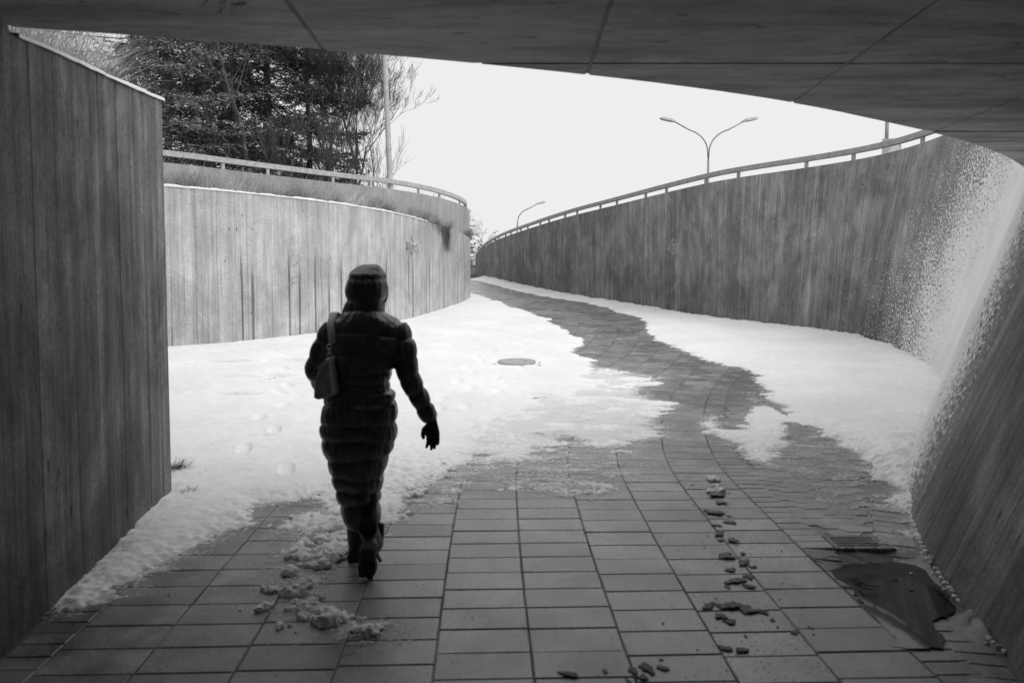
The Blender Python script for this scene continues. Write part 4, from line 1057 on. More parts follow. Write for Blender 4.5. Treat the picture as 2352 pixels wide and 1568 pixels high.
def flat_patch(name, pts, dz, mat, jag=.012, seed=1, dome=0.0):
    P = catmull([gnd(*p) for p in pts] + [gnd(*pts[0])], .03, 0)[:-1]
    n1 = fbm(P[:, 0] * 14, P[:, 1] * 14, seed, 3); n2 = fbm(P[:, 0] * 14, P[:, 1] * 14, seed + 9, 3); P = P + np.stack([n1, n2], 1) * jag
    c = P.mean(0); rings = [1, .93, .8, .6, .35, .0]; V = []; Fc = []; n = len(P)
    for f in rings[:-1]:
        for q in P:
            w_ = c + (q - c) * f; hz = dz + dome * (1 - f ** 2) * (1 + 1.2 * float(fbm(np.array([w_[0] * 12]), np.array([w_[1] * 12]), seed)[0]))
            V.append((w_[0], w_[1], g(w_[1]) - dip(w_[0], w_[1]) + hz))
    V.append((c[0], c[1], g(c[1]) - dip(c[0], c[1]) + dz + dome)); k = len(V) - 1
    for r in range(4):
        for i in range(n): Fc.append((r * n + i, r * n + (i + 1) % n, (r + 1) * n + (i + 1) % n, (r + 1) * n + i))
    for i in range(n): Fc.append((4 * n + i, 4 * n + (i + 1) % n, k))
    return mesh(name, V, Fc, mat, None, True)
PP = catmull(PUD + [PUD[0]], .02, 0)[:-1]; PP = PP + np.stack([fbm(PP[:, 0] * 13, PP[:, 1] * 13, 3, 4, .7), fbm(PP[:, 0] * 13, PP[:, 1] * 13, 12, 4, .7)], 1) * .045
pud = mesh('puddle', [(p[0], p[1], wz(p[1])) for p in PP], [tuple(range(len(PP)))], M['water'])
tag(pud, kind='structure')
silt = flat_patch('silt_mound', [(2150, 1426), (2190, 1400), (2225, 1365), (2255, 1330), (2275, 1370), (2290, 1450), (2300, 1500), (2220, 1470), (2185, 1445)], -.004, M['silt'], .035, 5, .022)
tag(silt, 'low mound of wet grey silt beside the puddle against the leaning wall', 'silt')

# ================================================================== LUMPS OF SNOW AND SLUSH
from mathutils import noise as mn
def lump_mesh(name, seed, mat, flat=.55, rough=.3, n=8, vox=.075):
    '''a crumbly clump: several fused crumbs, flattened on the ground'''
    rr = random.Random(seed); bm = bmesh.new(); off = Vector((rr.uniform(0, 50), rr.uniform(0, 50), rr.uniform(0, 50)))
    bmesh.ops.create_icosphere(bm, subdivisions=3, radius=.55)
    for k in range(n):
        a = rr.uniform(0, 6.28); d = rr.uniform(.25, .75); r = rr.uniform(.18, .42)
        bmesh.ops.create_icosphere(bm, subdivisions=2, radius=r, matrix=Matrix.Translation((math.cos(a) * d, math.sin(a) * d * .8, rr.uniform(-.05, .4) * (1 - d))))
    for v in bm.verts:
        p = v.co.copy(); k = 1 + rough * mn.noise(p * 2.2 + off) + rough * .7 * mn.noise(p * 5 + off); v.co = p * k
    me0 = bpy.data.meshes.new('t'); bm.to_mesh(me0); bm.free(); me0.materials.append(mat); o = bpy.data.objects.new('t', me0); COL.objects.link(o)
    md = o.modifiers.new('r', 'REMESH'); md.mode = 'VOXEL'; md.voxel_size = vox
    dg = bpy.context.evaluated_depsgraph_get(); me = bpy.data.meshes.new_from_object(o.evaluated_get(dg)); bpy.data.objects.remove(o); me.name = name
    for v in me.vertices:
        v.co += v.normal * (.05 * mn.noise(v.co * 7 + off) + .035 * mn.noise(v.co * 15 + off)); v.co.z = max(-.14, v.co.z * flat * 1.5)
    if not me.materials: me.materials.append(mat)
    me.polygons.foreach_set('use_smooth', [True] * len(me.polygons)); return me
snl = [lump_mesh('snow_lump', 100 + s, M['snow'], random.uniform(.55, .8), .35) for s in range(10)]
sll = [lump_mesh('slush_lump', 200 + s, M['slush'], random.uniform(.2, .34), .5, 11) for s in range(9)]
def drop(name, ml, pxl, wpx, label, cat, group, asp=1.0):
    x, y = gnd(*pxl); sz = wpx * y / F / 2; o = bpy.data.objects.new(name, random.choice(ml)); COL.objects.link(o)
    o.location = (x, y, g(y) + sz * .12); o.rotation_euler = (0, 0, random.uniform(0, 6.28)); k = random.uniform(.75, 1.1); o.scale = (sz * asp, sz * k, sz * random.uniform(.75, 1.05) * (.6 if cat == 'slush' else 1)); tag(o, label, cat, group)
tr = [(385, 340, 70), (425, 362, 50), (215, 347, 38), (260, 407, 46), (480, 330, 80), (540, 380, 90), (450, 450, 110), (560, 430, 90), (430, 515, 115), (590, 520, 80), (345, 560, 80), (330, 525, 50), (230, 635, 130), (330, 645, 100),
      (500, 600, 110), (540, 650, 140), (450, 705, 130), (360, 705, 80), (200, 765, 120), (300, 795, 70), (320, 850, 130), (240, 905, 140), (60, 890, 100), (150, 912, 80), (410, 940, 80), (370, 962, 70), (250, 975, 70), (30, 1015, 105),
      (210, 1035, 70), (340, 1030, 140), (420, 1052, 140), (300, 1085, 100), (520, 1115, 190), (590, 1105, 120), (450, 1125, 130), (700, 1183, 100), (780, 1195, 130), (850, 1170, 80), (830, 1205, 80), (130, 1152, 85), (210, 1143, 44), (290, 1275, 26), (740, 1272, 36),
      (380, 600, 60), (280, 700, 60), (420, 640, 60), (500, 520, 60), (610, 470, 60), (260, 840, 50), (130, 880, 40), (640, 1130, 40), (380, 1085, 60), (620, 600, 60), (600, 650, 50), (470, 480, 60), (520, 440, 60), (400, 420, 40), (440, 400, 50)]
for (a, b, wpx) in tr: drop('snow_lump', snl, (602 + a / 3.224, 1082 + b / 3.224), wpx / 3.224 * 1.62, 'lump of kicked-up white snow in the trail beside the walking person', 'snow lump', 'white snow lumps along the trail')
rr = random.Random(5)
for k in range(60):
    t = rr.random(); cx_ = 895 + 150 * t + rr.gauss(0, 18); cy_ = 1170 - 125 * t + rr.gauss(0, 13)
    drop('snow_lump', snl, (cx_, cy_), rr.uniform(13, 34), 'lump of kicked-up white snow in the trail beside the walking person', 'snow lump', 'white snow lumps along the trail')
sl_pts = [(940, 700, 90), (960, 740, 56), (930, 790, 80), (995, 802, 28), (1000, 830, 50), (940, 845, 50), (950, 882, 60), (1010, 912, 54), (960, 912, 36), (980, 988, 80), (1060, 972, 32), (1070, 1016, 66), (1108, 1036, 34), (1000, 1050, 56),
          (1090, 1080, 60), (1030, 1102, 86), (1080, 1126, 62), (990, 1126, 36), (900, 1215, 70), (950, 1213, 60), (1010, 1216, 90), (1080, 1236, 84), (1150, 1242, 66), (1195, 1277, 34), (960, 1262, 70), (1000, 1287, 60), (1300, 1336, 46), (1370, 1315, 34), (980, 1413, 60), (1060, 1420, 70), (560, 1515, 60),
          (620, 1500, 80), (690, 1500, 60), (600, 1545, 60), (260, 1530, 76), (425, 1515, 34), (535, 1560, 36), (685, 1463, 26), (1070, 1350, 22), (1405, 1475, 12), (830, 660, 16), (835, 750, 10), (1030, 935, 12)]
for (a, b, wpx) in sl_pts: drop('slush_lump', sll, z4(a, b), wpx / 2 * 1.05, 'lump of dirty grey slush dropped on the dry side of the path', 'slush', 'grey slush lumps on the path', 1.35)
for (a, b, wpx) in [(925, 640, 80), (950, 690, 80), (910, 690, 50), (935, 665, 60)]: drop('snow_lump', snl, z4(a, b), wpx / 2, 'pale half-melted snow lump at the head of the slush trail', 'snow lump', 'pale lumps heading the slush trail')
fringe = [(1850, 828, 26), (1853, 848, 30), (1858, 868, 26), (1866, 893, 30), (1880, 925, 30), (1890, 945, 34), (1902, 962, 30), (1915, 1000, 38), (1922, 1016, 26), (1945, 1045, 34), (1960, 1068, 36), (1975, 1090, 40), (1990, 1112, 38), (2010, 1132, 38), (2022, 1150, 30), (2035, 1172, 34), (2052, 1192, 30), (1890, 972, 22), (1930, 1065, 22),
          (1985, 1140, 26), (2190, 1366, 44), (2212, 1382, 30), (2235, 1398, 32), (2262, 1425, 36), (2180, 1385, 24), (1838, 1067, 22), (1765, 1002, 20)]
for (a, b, wpx) in fringe: drop('ice_lump', snl, z4(a, b), wpx / 2 * 1.15, 'crusty lump of old snow lying near the foot of the leaning wall', 'snow lump', 'crusted snow lumps at the leaning wall')
gm = MB(); rr = random.Random(41)
for k in range(1000):
    if rr.random() < .5: a = gnd(rr.uniform(60, 2250), rr.uniform(1180, 1568))
    else:
        t = rr.random(); a = gnd(1650 + 130 * t + rr.gauss(0, 60 + 60 * t), 1110 + 440 * t)
    r = rr.uniform(.001, .0034) * (2.2 if rr.random() < .05 else 1); c = Vector((a[0], a[1], g(a[1]) - dip(*a) + r * .4)); V = [c + Vector((math.cos(q) * r * rr.uniform(.7, 1.4), math.sin(q) * r * rr.uniform(.7, 1.4), 0)) for q in (0, 1.3, 2.5, 3.8, 5)] + [c + Vector((0, 0, r * .8))]
    gm.add(V, [(i, (i + 1) % 5, 5) for i in range(5)])
o = gm.build('grit', M['void'], path); o['kind'] = 'stuff'
# twigs and leaf litter round the drains
rr = random.Random(9)
for k in range(22):
    c = gnd(*z4(1560 + rr.gauss(0, 90), 940 + rr.random() * 150)); a = rr.uniform(0, 3.14); l = rr.uniform(.05, .16); mb = MB(); p0 = Vector((-math.cos(a) * l / 2, -math.sin(a) * l / 2, 0)); p1 = -p0
    mb.tube([p0, (p0 + p1) / 2 + Vector((rr.gauss(0, .01), rr.gauss(0, .01), .006)), p1], [.002, .003, .0015], 5); o = mb.build('twig', M['bark']); o.location = (c[0], c[1], g(c[1]) + .006); tag(o, 'thin dark twig washed up around the drain grates', 'twig', 'twigs around the drains')

# ================================================================== MARKS ON THE WALLS
def wall_hit(cv, x, y, off=.006, side=+1):
    r = ray(x, y); best = None
    P = cv.P; cr = P[:, 0] * r[1] - P[:, 1] * r[0]
    for i in np.where(cr[:-1] * cr[1:] <= 0)[0]:
        t = cr[i] / (cr[i] - cr[i + 1] + 1e-12); q = P[i] + (P[i + 1] - P[i]) * t
        if q[1] > 0 and (best is None or q[1] < best[0][1]): best = (q, cv.T[i])
    q, T = best; s = q[1] / r[1]; return Vector((q[0] + T[1] * side * off, q[1] - T[0] * side * off, H + r[2] * s)), Vector((T[0], T[1], 0))
def strokes(name, cv, side, lines, conv, wid, mat, parent, label):
    V = []; Fc = []
    for ln in lines:
        pts = [wall_hit(cv, *conv(*p), side=side)[0] for p in ln]; k = len(V)
        T = wall_hit(cv, *conv(*ln[0]), side=side)[1]
        for i, p in enumerate(pts):
            d = (pts[min(i + 1, len(pts) - 1)] - pts[max(i - 1, 0)]); u_ = d.dot(T); v_ = d.z; l = math.hypot(u_, v_) or 1; nrm = T * (-v_ / l) + Vector((0, 0, u_ / l))
            V += [p - nrm * wid / 2, p + nrm * wid / 2]
        for i in range(len(pts) - 1): Fc.append((k + 2 * i, k + 2 * i + 1, k + 2 * i + 3, k + 2 * i + 2))
    o = mesh(name, V, Fc, mat, parent); o['label'] = label
cA = lambda x, y: ((960 + x / 15.68) / 1.0629, (540 + y / 15.68) / 1.0629)
cB = lambda x, y: ((1600 + x / 15.68) / 1.0629, (560 + y / 15.68) / 1.0629)
oval = lambda cx, cy, rx, ry: [(cx + rx * math.cos(t), cy + ry * math.sin(t)) for t in np.linspace(0, 2 * math.pi, 15)]
strokes('graffiti', LWALL, +1, [[(700, 520), (720, 650), (690, 800)], [(650, 670), (715, 650)], [(745, 720), (780, 800)], [(480, 750), (495, 980), (505, 1190)], [(535, 790), (545, 1000), (540, 1080)], [(560, 830), (605, 850), (610, 1000)], [(500, 1060), (600, 1070)],
        [(680, 890), (640, 1040), (650, 1150), (640, 1200)], [(725, 840), (735, 1040), (660, 1060)], [(730, 900), (780, 970), (840, 990)], [(650, 1160), (720, 1180), (780, 1060), (830, 1150)], oval(880, 1070, 52, 165), [(635, 1300), (680, 1230), (740, 1290), (745, 1180)]], cA, .014, M['ink'], lwall, 'scribbled dark tag')
strokes('graffiti', RWALL, -1, [[(650, 340), (700, 350), (660, 380), (720, 400), (680, 430), (610, 470), (640, 530), (690, 540)], [(555, 550), (500, 690), (475, 810)], [(500, 730), (580, 740), (545, 830)], [(640, 560), (600, 690), (620, 820)], [(650, 560), (700, 660), (680, 810), (660, 740)],
        [(660, 600), (740, 600)], oval(795, 660, 52, 120), [(600, 890), (690, 880), (770, 900)]], cB, .014, M['chalk'], rwall, 'scribbled pale tag')
strokes('graffiti', LWALL, +1, [[(1310, 1325), (1350, 1300), (1390, 1285)], [(1310, 1330), (1345, 1275), (1385, 1260)], [(1330, 1140), (1350, 1160), (1325, 1200), (1350, 1225), (1380, 1190), (1365, 1170)]], lambda x, y: (x / 2, y / 2), .012, M['scratch'], lwall, 'faint scratched scrawl')
# pale chalk scrawl on the ceiling
def ceil_hit(x, y): r = ray(x, y); t = (CEIL - H) / r[2]; return Vector((r[0] * t, r[1] * t, -.0035))
V = []; Fc = []
for ln in [[(478, 2), (470, 12), (468, 24)], [(520, 2), (508, 10), (515, 20), (505, 34)], [(535, 8), (538, 30)], [(536, 12), (548, 6), (552, 28)], [(550, 12), (562, 6), (566, 26)]]:
    pts = [ceil_hit(*p) for p in ln]; k = len(V)
    for i, p in enumerate(pts):
        d = pts[min(i + 1, len(pts) - 1)] - pts[max(i - 1, 0)]; nrm = Vector((-d.y, d.x, 0)).normalized(); V += [p - nrm * .006, p + nrm * .006]
    for i in range(len(pts) - 1): Fc.append((k + 2 * i, k + 2 * i + 1, k + 2 * i + 3, k + 2 * i + 2))
o = mesh('chalk_scrawl', V, Fc, M['scratch'], deck); o['label'] = 'faint pale scrawl on the underside'

# ================================================================== PERSON
PY = 4.03; PXC = (838 - CX) / F * PY; PZ = g(PY)
person = empty('person', (PXC, PY, PZ)); tag(person, 'person in a long black hooded puffer coat walking away, one gloved hand swinging', 'person')
def zz5(x, y):           # traced outline of the figure -> local x, height above ground
    X, Y, Z = atY(658.6 + x / 3.333, 583.3 + y / 3.333, PY); return X - PXC, Z - PZ
def interp_outline(pts, zs):
    P = sorted([(zz5(*p)[1], zz5(*p)[0]) for p in pts]); return np.interp(zs, [p[0] for p in P], [p[1] for p in P])
Lo = [(440, 440), (400, 470), (350, 500), (322, 540), (312, 620), (318, 700), (325, 860), (325, 960), (310, 1060), (283, 1150), (272, 1250), (268, 1330), (272, 1400), (284, 1470), (298, 1540), (318, 1610), (330, 1680), (352, 1760), (372, 1830), (400, 1900), (424, 1980), (445, 2050), (462, 2093)]
Ro = [(745, 440), (790, 470), (845, 500), (885, 540), (905, 620), (888, 700), (835, 860), (795, 950), (785, 1010), (822, 1060), (842, 1150), (848, 1250), (846, 1330), (836, 1400), (815, 1470), (795, 1540), (770, 1610), (752, 1680), (724, 1760), (714, 1830), (713, 1900), (710, 1980), (700, 2050), (678, 2093)]
gro_y = [440, 600, 765, 900, 975, 1030, 1125, 1285, 1415, 1558, 1688, 1813, 1918, 2093]
gz = sorted([zz5(600, q)[1] for q in gro_y])
def quilt(z, edges, pw=.33):
    for a, b in zip(edges, edges[1:]):
        if a <= z <= b: t = (z - a) / (b - a); return math.sin(math.pi * min(max(t, 0), 1)) ** pw
    return 0.0
def loft(bm_V, bm_F, rings, n):
    k = len(bm_V)
    for r in rings: bm_V.extend(r)
    for i in range(len(rings) - 1):
        for j in range(n): bm_F.append((k + i * n + j, k + i * n + (j + 1) % n, k + (i + 1) * n + (j + 1) % n, k + (i + 1) * n + j))
    bm_F.append(tuple(k + j for j in range(n))[::-1]); bm_F.append(tuple(k + (len(rings) - 1) * n + j for j in range(n)))
def superell(cx, cy, a, b, z, n, p=2.4, zf=None):
    out = []
    for j in range(n):
        t = 2 * math.pi * j / n; c, s = math.cos(t), math.sin(t)
        x = cx + a * math.copysign(abs(c) ** (2 / p), c); y = cy + b * math.copysign(abs(s) ** (2 / p), s); out.append(Vector((x, y, z + (zf(x, y) if zf else 0))))
    return out
def depth_at(z):         # half depth of the coat and its centre (y), by height
    return float(np.interp(z, [.3, .6, .85, .95, 1.1, 1.25, 1.36, 1.42], [.13, .165, .175, .15, .155, .15, .12, .09])), float(np.interp(z, [.3, .7, 1.0, 1.3, 1.42], [.03, .0, .0, 0, .0]))
CV = []; CF = []
zs = np.arange(gz[0], gz[-1] + .001, .006); xl = interp_outline(Lo, zs); xr = interp_outline(Ro, zs); rings = []
for z, a, b in zip(zs, xl, xr):
    q = quilt(z, gz); d = (.02 if z > .95 else .025) * (1 - q) if z > gz[0] + .01 else .02; hd, cy = depth_at(z)
    rings.append(superell((a + b) / 2, cy, (b - a) / 2 - d, hd - d * 1.15, z, 56, 2.4, lambda x_, y_: .009 * math.sin(x_ * 9 + z * 23) + .006 * math.sin(x_ * 21 + z * 11)))
loft(CV, CF, rings, 56)
def sleeve(path_pts, rads, edges_n, y_seq):
    P = []
    for (p, yy) in zip(path_pts, y_seq): x, z = zz5(*p); P.append(Vector((x, yy, z)))
    # dense
    D = []; Rr = []
    for i in range(len(P) - 1):
        for k in range(24):
            t = k / 24; D.append(P[i].lerp(P[i + 1], t)); Rr.append(rads[i] + (rads[i + 1] - rads[i]) * t)
    D.append(P[-1]); Rr.append(rads[-1])
    for _ in range(6): D = [D[0]] + [(D[i - 1] + D[i] * 2 + D[i + 1]) / 4 for i in range(1, len(D) - 1)] + [D[-1]]
    dist = [0]
    for i in range(1, len(D)): dist.append(dist[-1] + (D[i] - D[i - 1]).length)
    ed = np.linspace(0, dist[-1], edges_n + 1); rr_ = [r - .017 * (1 - quilt(d, list(ed))) for r, d in zip(Rr, dist)]
    mb = MB(); mb.tube(D, rr_, 24); k = len(CV); CV.extend([Vector(v) for v in mb.V]); CF.extend([tuple(i + k for i in f) for f in mb.F]); return D
SR = sleeve([(835, 545), (893, 700), (935, 930), (1010, 1100), (1098, 1285)], [.064, .067, .062, .056, .044], 6, [0, -.02, -.02, .03, .06])
SL = sleeve([(365, 545), (300, 690), (225, 880), (262, 1010), (330, 1150)], [.062, .065, .06, .056, .048], 5, [0, -.02, -.01, .07, .15])
# hood and collar
hz = [zz5(600, q)[1] for q in (462, 350, 190, 72)]
Hl = [(432, 462), (440, 430), (452, 385), (468, 352), (455, 320), (447, 270), (455, 205), (474, 150), (500, 115), (535, 90), (565, 78), (590, 72)]
Hr = [(752, 462), (747, 430), (748, 385), (745, 352), (764, 320), (771, 270), (763, 205), (750, 150), (728, 115), (705, 90), (685, 78), (660, 72)]
zs = np.arange(hz[0], hz[3], .005); xl = interp_outline(Hl, zs); xr = interp_outline(Hr, zs); rings = []
for z, a, b in zip(zs, xl, xr):
    q = quilt(z, hz, .35); d = .007 * (1 - q) if z < hz[2] + .03 else 0
    f = (z - hz[0]) / (hz[3] - hz[0]); hd = float(np.interp(f, [0, .3, .6, .8, .93, 1], [.105, .112, .125, .118, .085, .04])); cy = float(np.interp(f, [0, .4, 1], [0.0, .01, .035]))
    rings.append(superell((a + b) / 2, cy, (b - a) / 2 - d, hd - d, z, 48, 2.25))
loft(CV, CF, rings, 48)
tmp = mesh('coat', CV, CF, M['down'])
def remeshed(o, name, vox, parent, smooth_it=3):
    md = o.modifiers.new('r', 'REMESH'); md.mode = 'VOXEL'; md.voxel_size = vox
    ms = o.modifiers.new('s', 'SMOOTH'); ms.iterations = smooth_it; ms.factor = .5
    dg = bpy.context.evaluated_depsgraph_get(); me = bpy.data.meshes.new_from_object(o.evaluated_get(dg)); mats = list(o.data.materials)
    me.name = name; bpy.data.objects.remove(o)
    if not me.materials:
        for m in mats: me.materials.append(m)
    me.polygons.foreach_set('use_smooth', [True] * len(me.polygons)); n = bpy.data.objects.new(name, me); COL.objects.link(n); n.parent = parent; return n
coat = remeshed(tmp, 'coat', .0055, person, 1)
from mathutils import noise as _mn
_nr = [v.normal.copy() for v in coat.data.vertices]
for v, nv in zip(coat.data.vertices, _nr):        # creases: short folds running out of the seams, and uneven filling
    p = v.co; z = p.z
    fold = _mn.noise(Vector((p.x * 42, p.y * 42, z * 11))) * .0042 + _mn.noise(Vector((p.x * 17 + 9, p.y * 17, z * 9 + 4))) * .0065 + _mn.noise(Vector((p.x * 6, p.y * 6 + 7, z * 5))) * .008
    v.co = p + nv * fold
    v.co.z += .010 * _mn.noise(Vector((p.x * 7 + 3, p.y * 7, z * 2.2))) ; coat['label'] = 'long black quilted coat with its hood up'
# drawcord at the waist
mb = MB(); a = zz5(775, 960); b = zz5(800, 1015); mb.tube([(a[0], -.05, a[1]), (a[0] + .016, -.06, a[1] - .02), (b[0], -.06, b[1] + .012), (a[0] + .006, -.05, b[1] - .01)], .0022, 5); mb.build('drawcord', M['chalk'], coat)
# body under the clothes: head with a face, neck, trunk, legs
BV = []; BF = []
def badd(mb): k = len(BV); BV.extend([Vector(v) for v in mb.V]); BF.extend([tuple(i + k for i in f) for f in mb.F])
hx0 = (zz5(447, 270)[0] + zz5(771, 270)[0]) / 2; hzc = zz5(600, 265)[1]
rings = []
for t in np.linspace(-1, 1, 21):
    rr_ = math.sqrt(max(0.0, 1 - t * t)); rings.append(superell(hx0, .055, .074 * rr_ + .002, .092 * rr_ + .002, hzc + t * .112, 24, 2.1))
loft(BV, BF, rings, 24)
mb = MB(); mb.tube([(hx0, .142, hzc + .02), (hx0, .162, hzc - .018), (hx0, .15, hzc - .03)], [.008, .014, .01], 8); badd(mb)          # nose
for s in (-1, 1):
    mb = MB(); mb.tube([(hx0 + s * .05, .12, hzc + .022), (hx0 + s * .03, .14, hzc + .03), (hx0 + s * .012, .146, hzc + .024)], [.006, .008, .006], 6); badd(mb)    # brows
    mb = MB(); mb.tube([(hx0 + s * .074, .05, hzc + .025), (hx0 + s * .08, .045, hzc), (hx0 + s * .074, .05, hzc - .03)], [.01, .014, .008], 6); badd(mb)           # ears
mb = MB(); mb.tube([(hx0 - .024, .138, hzc - .055), (hx0, .147, hzc - .053), (hx0 + .024, .138, hzc - .055)], [.004, .008, .004], 6); badd(mb)
mb = MB(); mb.tube([(hx0, .03, hzc - .09), (hx0 - .005, .01, hzc - .2), (-.01, 0, 1.1), (-.01, 0, .9)], [.05, .055, .12, .13], 14); badd(mb)
fl = zz5(515, 2383); frt = zz5(690, 2450)
mb = MB(); mb.tube([(-.08, .02, .92), (-.065, .04, .5), (fl[0], .06, .26), (fl[0], .07, .1)], [.085, .05, .046, .042], 14); badd(mb)
mb = MB(); mb.tube([(.05, 0, .92), (.012, .0, .5), (zz5(640, 2100)[0], -.05, .3), (zz5(690, 2260)[0], -.15, .18)], [.085, .05, .045, .04], 14); badd(mb)
tmpb = mesh('body', BV, BF, M['skin']); body = remeshed(tmpb, 'body', .008, person, 2)
body.data.materials.append(M['leggings'])
for p in body.data.polygons:
    if p.center.z < 1.3: p.material_index = 1
for s in (-1, 1):
    bm = bmesh.new(); bmesh.ops.create_uvsphere(bm, u_segments=10, v_segments=8, radius=.0105); bmesh.ops.translate(bm, vec=(hx0 + s * .03, .133, hzc + .012), verts=bm.verts); from_bm('eye', bm, M['signwhite'], body, True)
# hood opening: padded rim round the face, standing proud of the face side
mb = MB(); mb.tube([(hx0 + .078 * math.cos(t), .125 + .012 * math.sin(t), hzc - .015 + .098 * math.sin(t)) for t in np.linspace(0, 2 * math.pi, 33)], .02, 8); mb.build('hood_rim', M['down'], coat, True)
# boots
def boot(pts, rads, heel, toe, up, name_lbl):
    """shaft along pts; foot from heel to toe with its upper and a lugged sole"""
    heel = Vector(heel); toe = Vector(toe); ax = (toe - heel); ln = ax.length; ax.normalize(); up = Vector(up); side = ax.cross(up).normalized(); up = side.cross(ax).normalized()
    UV_ = []; UF = []; rings = []
    prof = [(-.02, .028, .05), (.05, .036, .085), (.2, .037, .1), (.38, .036, .095), (.55, .04, .075), (.72, .044, .058), (.88, .038, .046), (.99, .02, .034)]
    for (t, wd, ht) in prof:
        c = heel + ax * ln * t; r = []
        for j in range(16):
            th = 2 * math.pi * j / 16; y_ = max(-.0, math.sin(th)); r.append(c + side * wd * math.cos(th) + up * (.03 + (ht - .03) * math.sin(th) * (1 if math.sin(th) > 0 else .0)))
        rings.append(r)
    loft(UV_, UF, rings, 16); mb = MB(); mb.tube(pts, rads, 16); k = len(UV_); UV_ += [Vector(v) for v in mb.V]; UF += [tuple(i + k for i in f) for f in mb.F]
    b = remeshed(mesh('boot', UV_, UF, M['boot']), 'boot', .006, person, 2); b['label'] = name_lbl
    V = []; Fc = []; out = [(-.035, .02), (-.01, .034), (.1, .041), (.3, .037), (.45, .037), (.62, .046), (.8, .046), (.92, .036), (1.0, .018)]
    ring = [(t, w_) for t, w_ in out] + [(t, -w_) for t, w_ in out[::-1]]; n = len(ring)
    for (hh, sc) in ((.0, .97), (.008, 1.0), (.03, 1.03), (.036, 1.0)):
        for (t, w_) in ring: V.append(heel + ax * ln * t + side * w_ * sc + up * (hh + (.012 if .32 < t < .5 and hh < .005 else 0)))
    for i in range(3):
        for j in range(n): Fc.append((i * n + j, i * n + (j + 1) % n, (i + 1) * n + (j + 1) % n, (i + 1) * n + j))
    Fc.append(tuple(range(n))[::-1]); Fc.append(tuple(3 * n + j for j in range(n)))
    mesh('sole', V, Fc, M['sole'], b)
    mb = MB()
    Mr = Matrix((side, ax, up)).transposed()
    for t in (.02, .12, .22, .55, .65, .75, .85, .93):
        for s in (-1, 1): mb = MB(); mb.box(heel + ax * ln * t + side * s * .021 - up * .004, (.032, .016, .012), Mr); mb.build('tread_lug', M['sole'], b)
    return b, side, up, ax
gsl = .0607
xb, zb_ = zz5(520, 2383); 
Bl = boot([(xb - .01, .03, .30), (xb, .035, .2), (xb, .045, .1), (xb, .06, .05)], [.056, .05, .047, .04], (xb, 0.0, .004), (xb - .02, .245, .018), (0, 0, 1), 'flat lead boot')
mb = MB()
# trailing boot: toe on the ground behind, heel up
tx0, ty0 = gnd(648 + 215, 1340); toe = Vector((zz5(680, 2525)[0] - .01, ty0 - PY + .06, g(ty0 + .06) - PZ + .006)); heelp = Vector((zz5(715, 2350)[0], toe.y - .125, toe.z + .165))
heelp = toe + (heelp - toe).normalized() * .25
axb = (toe - heelp).normalized(); upb = Vector((.12, .8, .55))
kz = zz5(680, 2090)
Br = boot([(kz[0], -.04, kz[1] + .03), (kz[0] + .005, -.09, kz[1] - .06), tuple(heelp + Vector((-.012, .045, .1))), tuple(heelp + axb * .05 + upb.normalized() * .05)], [.058, .053, .048, .042], heelp, toe, upb, 'trailing boot with its heel lifted')
pt = Vector((zz5(742, 2250)[0] - .012, -.115, zz5(742, 2250)[1])); mb = MB(); mb.box(pt, (.012, .022, .075), Matrix.Rotation(-.45, 3, 'Y')); mb.build('pull_tab', M['boot'], Br[0])
# gloves
def glove(wrist, down, spread, palm_n, lbl, curls):
    wrist = Vector(wrist); d = Vector(down).normalized(); s = Vector(spread); s = (s - d * s.dot(d)).normalized(); nn = Vector(palm_n); nn = d.cross(s); GV = []; GF = []
    def add(pts, rads, n=10):
        mb = MB(); mb.tube(pts, rads, n); k = len(GV); GV.extend([Vector(v) for v in mb.V]); GF.extend([tuple(i + k for i in f) for f in mb.F])
    rings = []
    for (t, a, b) in ((-.05, .034, .031), (0, .031, .025), (.03, .037, .021), (.06, .042, .02), (.085, .042, .018), (.095, .036, .013)):
        c = wrist + d * t; rings.append([c + s * a * math.cos(2 * math.pi * j / 16) + nn * b * math.sin(2 * math.pi * j / 16) for j in range(16)])
    loft(GV, GF, rings, 16)
    for k, (off, ln, cu) in enumerate(zip((-.031, -.0105, .0105, .031), (.066, .078, .072, .056), curls)):
        b = wrist + d * .085 + s * off; q = b; pts = [b - d * .02]; ang = 0; dd = d
        for j, f in enumerate((.42, .32, .26)):
            ang += cu * (.55 if j == 0 else .8); dd = d * math.cos(ang) + nn * math.sin(ang); q = q + dd * ln * f; pts.append(q + s * off * .12 * j)
        add(pts, [.0105, .0105, .0095, .0075])
    b = wrist + d * .025 - s * .036; add([b + s * .012, b - s * .012 + d * .02 + nn * .008, b - s * .016 + d * .048 + nn * .02, b - s * .008 + d * .07 + nn * .026], [.014, .0135, .012, .009])
    gl = remeshed(mesh('glove', GV, GF, M['leather']), 'glove', .0035, person, 1); gl['label'] = lbl; return gl
wr = zz5(1098, 1290); glove((wr[0], .065, wr[1]), (.09, .02, -.99), (.95, -.35, .05), (0, 1, 0), 'black leather glove on the swinging hand', (.25, .12, .3, .55))
wl = zz5(338, 1160); glove((wl[0], .165, wl[1]), (.5, .5, -.6), (.5, -.6, 0), (0, 1, 0), 'black leather glove near the coat pocket', (.6, .6, .6, .6))

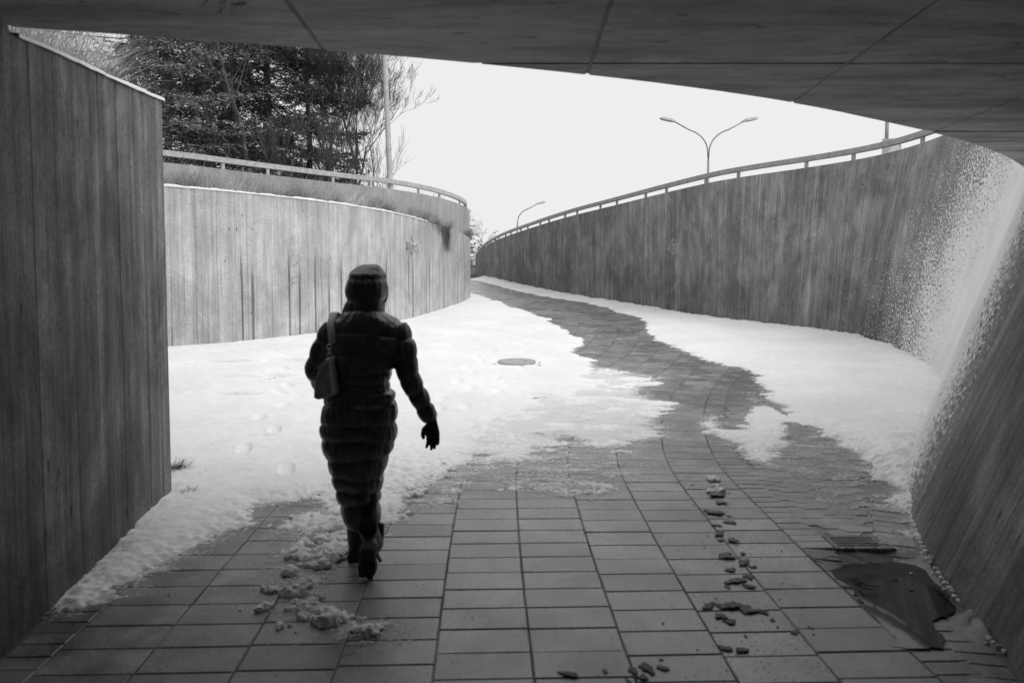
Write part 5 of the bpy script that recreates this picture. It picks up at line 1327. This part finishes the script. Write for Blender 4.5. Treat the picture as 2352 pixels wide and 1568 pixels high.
# shoulder bag
bo = zz5(372, 1060); bag = empty('shoulder_bag', (PXC + bo[0], PY - .2, PZ + bo[1])); tag(bag, 'small grey leather bag hanging from the left shoulder of the walking person', 'bag')
O = Vector((bo[0], -.2, bo[1]))
outl = [(398, 772), (412, 790), (425, 870), (436, 950), (447, 1010), (440, 1035), (400, 1052), (330, 1070), (298, 1058), (300, 1000), (304, 950), (322, 880), (350, 830), (380, 790)]
P2 = [zz5(*p) for p in outl]; cx_ = sum(p[0] for p in P2) / len(P2); cz = sum(p[1] for p in P2) / len(P2); rings = []
for (yy, sc) in ((-.262, .82), (-.254, .95), (-.235, 1.0), (-.15, 1.03), (-.07, 1.0), (-.03, .96), (-.02, .85)):
    rings.append([Vector((cx_ + (x - cx_) * sc, yy + .02 * max(0, (z - cz)) / .1, cz + (z - cz) * sc)) - O for x, z in P2])
V = []; Fc = []; loft(V, Fc, rings, len(P2)); bb = mesh('bag_body', V, Fc, M['bag'], bag, False)
bvm = bb.modifiers.new('b', 'BEVEL'); bvm.width = .006; bvm.segments = 2
fp = [(405, 772), (395, 768), (330, 835), (334, 850), (350, 845), (408, 785)]; P3 = [zz5(*p) for p in fp]; V = []; Fc = []
loft(V, Fc, [[Vector((x, yy, z)) - O for x, z in P3] for yy in (-.27, -.2, -.02)], len(P3)); mesh('flap', V, Fc, M['strap'], bb)
# strap: ribbon up the back and over the shoulder
def back_y(x, z):
    hd, cy = depth_at(z); a = float(np.interp(z, zsx, (xrx - xlx) / 2)); c = float(np.interp(z, zsx, (xrx + xlx) / 2)); t = min(.97, abs(x - c) / max(a, .05)); return cy - hd * (1 - t ** 2.4) ** (1 / 2.4)
zsx = np.arange(gz[0], gz[-1], .01); xlx = interp_outline(Lo, zsx); xrx = interp_outline(Ro, zsx)
V = []; Fc = []; cen = [(392, 672, 25), (388, 640, 27), (383, 600, 28), (378, 560, 28), (374, 525, 28), (372, 500, 28)]
for (x, y, hw) in cen:
    X, Z = zz5(x, y); yy = min(back_y(X, Z) - .014, -.055)
    for s in (-1, 1): V.append(Vector((X + s * hw * .0007, yy, Z)) - O)
for (dy, dz) in ((-.035, .03), (0.0, .04), (.05, .03), (.1, -.02), (.14, -.1), (.16, -.2)):
    X, Z = zz5(372, 500)
    for s in (-1, 1): V.append(Vector((X + s * .0196, dy, Z + dz)) - O)
for i in range(len(V) // 2 - 1): Fc.append((2 * i, 2 * i + 1, 2 * i + 3, 2 * i + 2))
st = mesh('strap', V, Fc, M['strap'], bag, True); sm = st.modifiers.new('s', 'SOLIDIFY'); sm.thickness = .005
for nm, cc, rr_ in (('ring', (394, 692), .013), ('ring', (397, 750), .012)):
    X, Z = zz5(*cc); mb = MB(); mb.tube([(X - O.x + rr_ * math.cos(t), -.19 - O.y - .006, Z - O.z + rr_ * math.sin(t)) for t in np.linspace(0, 2 * math.pi, 21)], .0025, 6); mb.build(nm, M['brass'], bag, True)
a = zz5(396, 704); b = zz5(397, 742); mb = MB(); mb.tube([(a[0] - O.x, -.19 - O.y - .008, a[1] - O.z), (b[0] - O.x, -.19 - O.y - .008, b[1] - O.z)], [.006, .0075], 8); mb.build('clasp', M['brass'], bag, True)
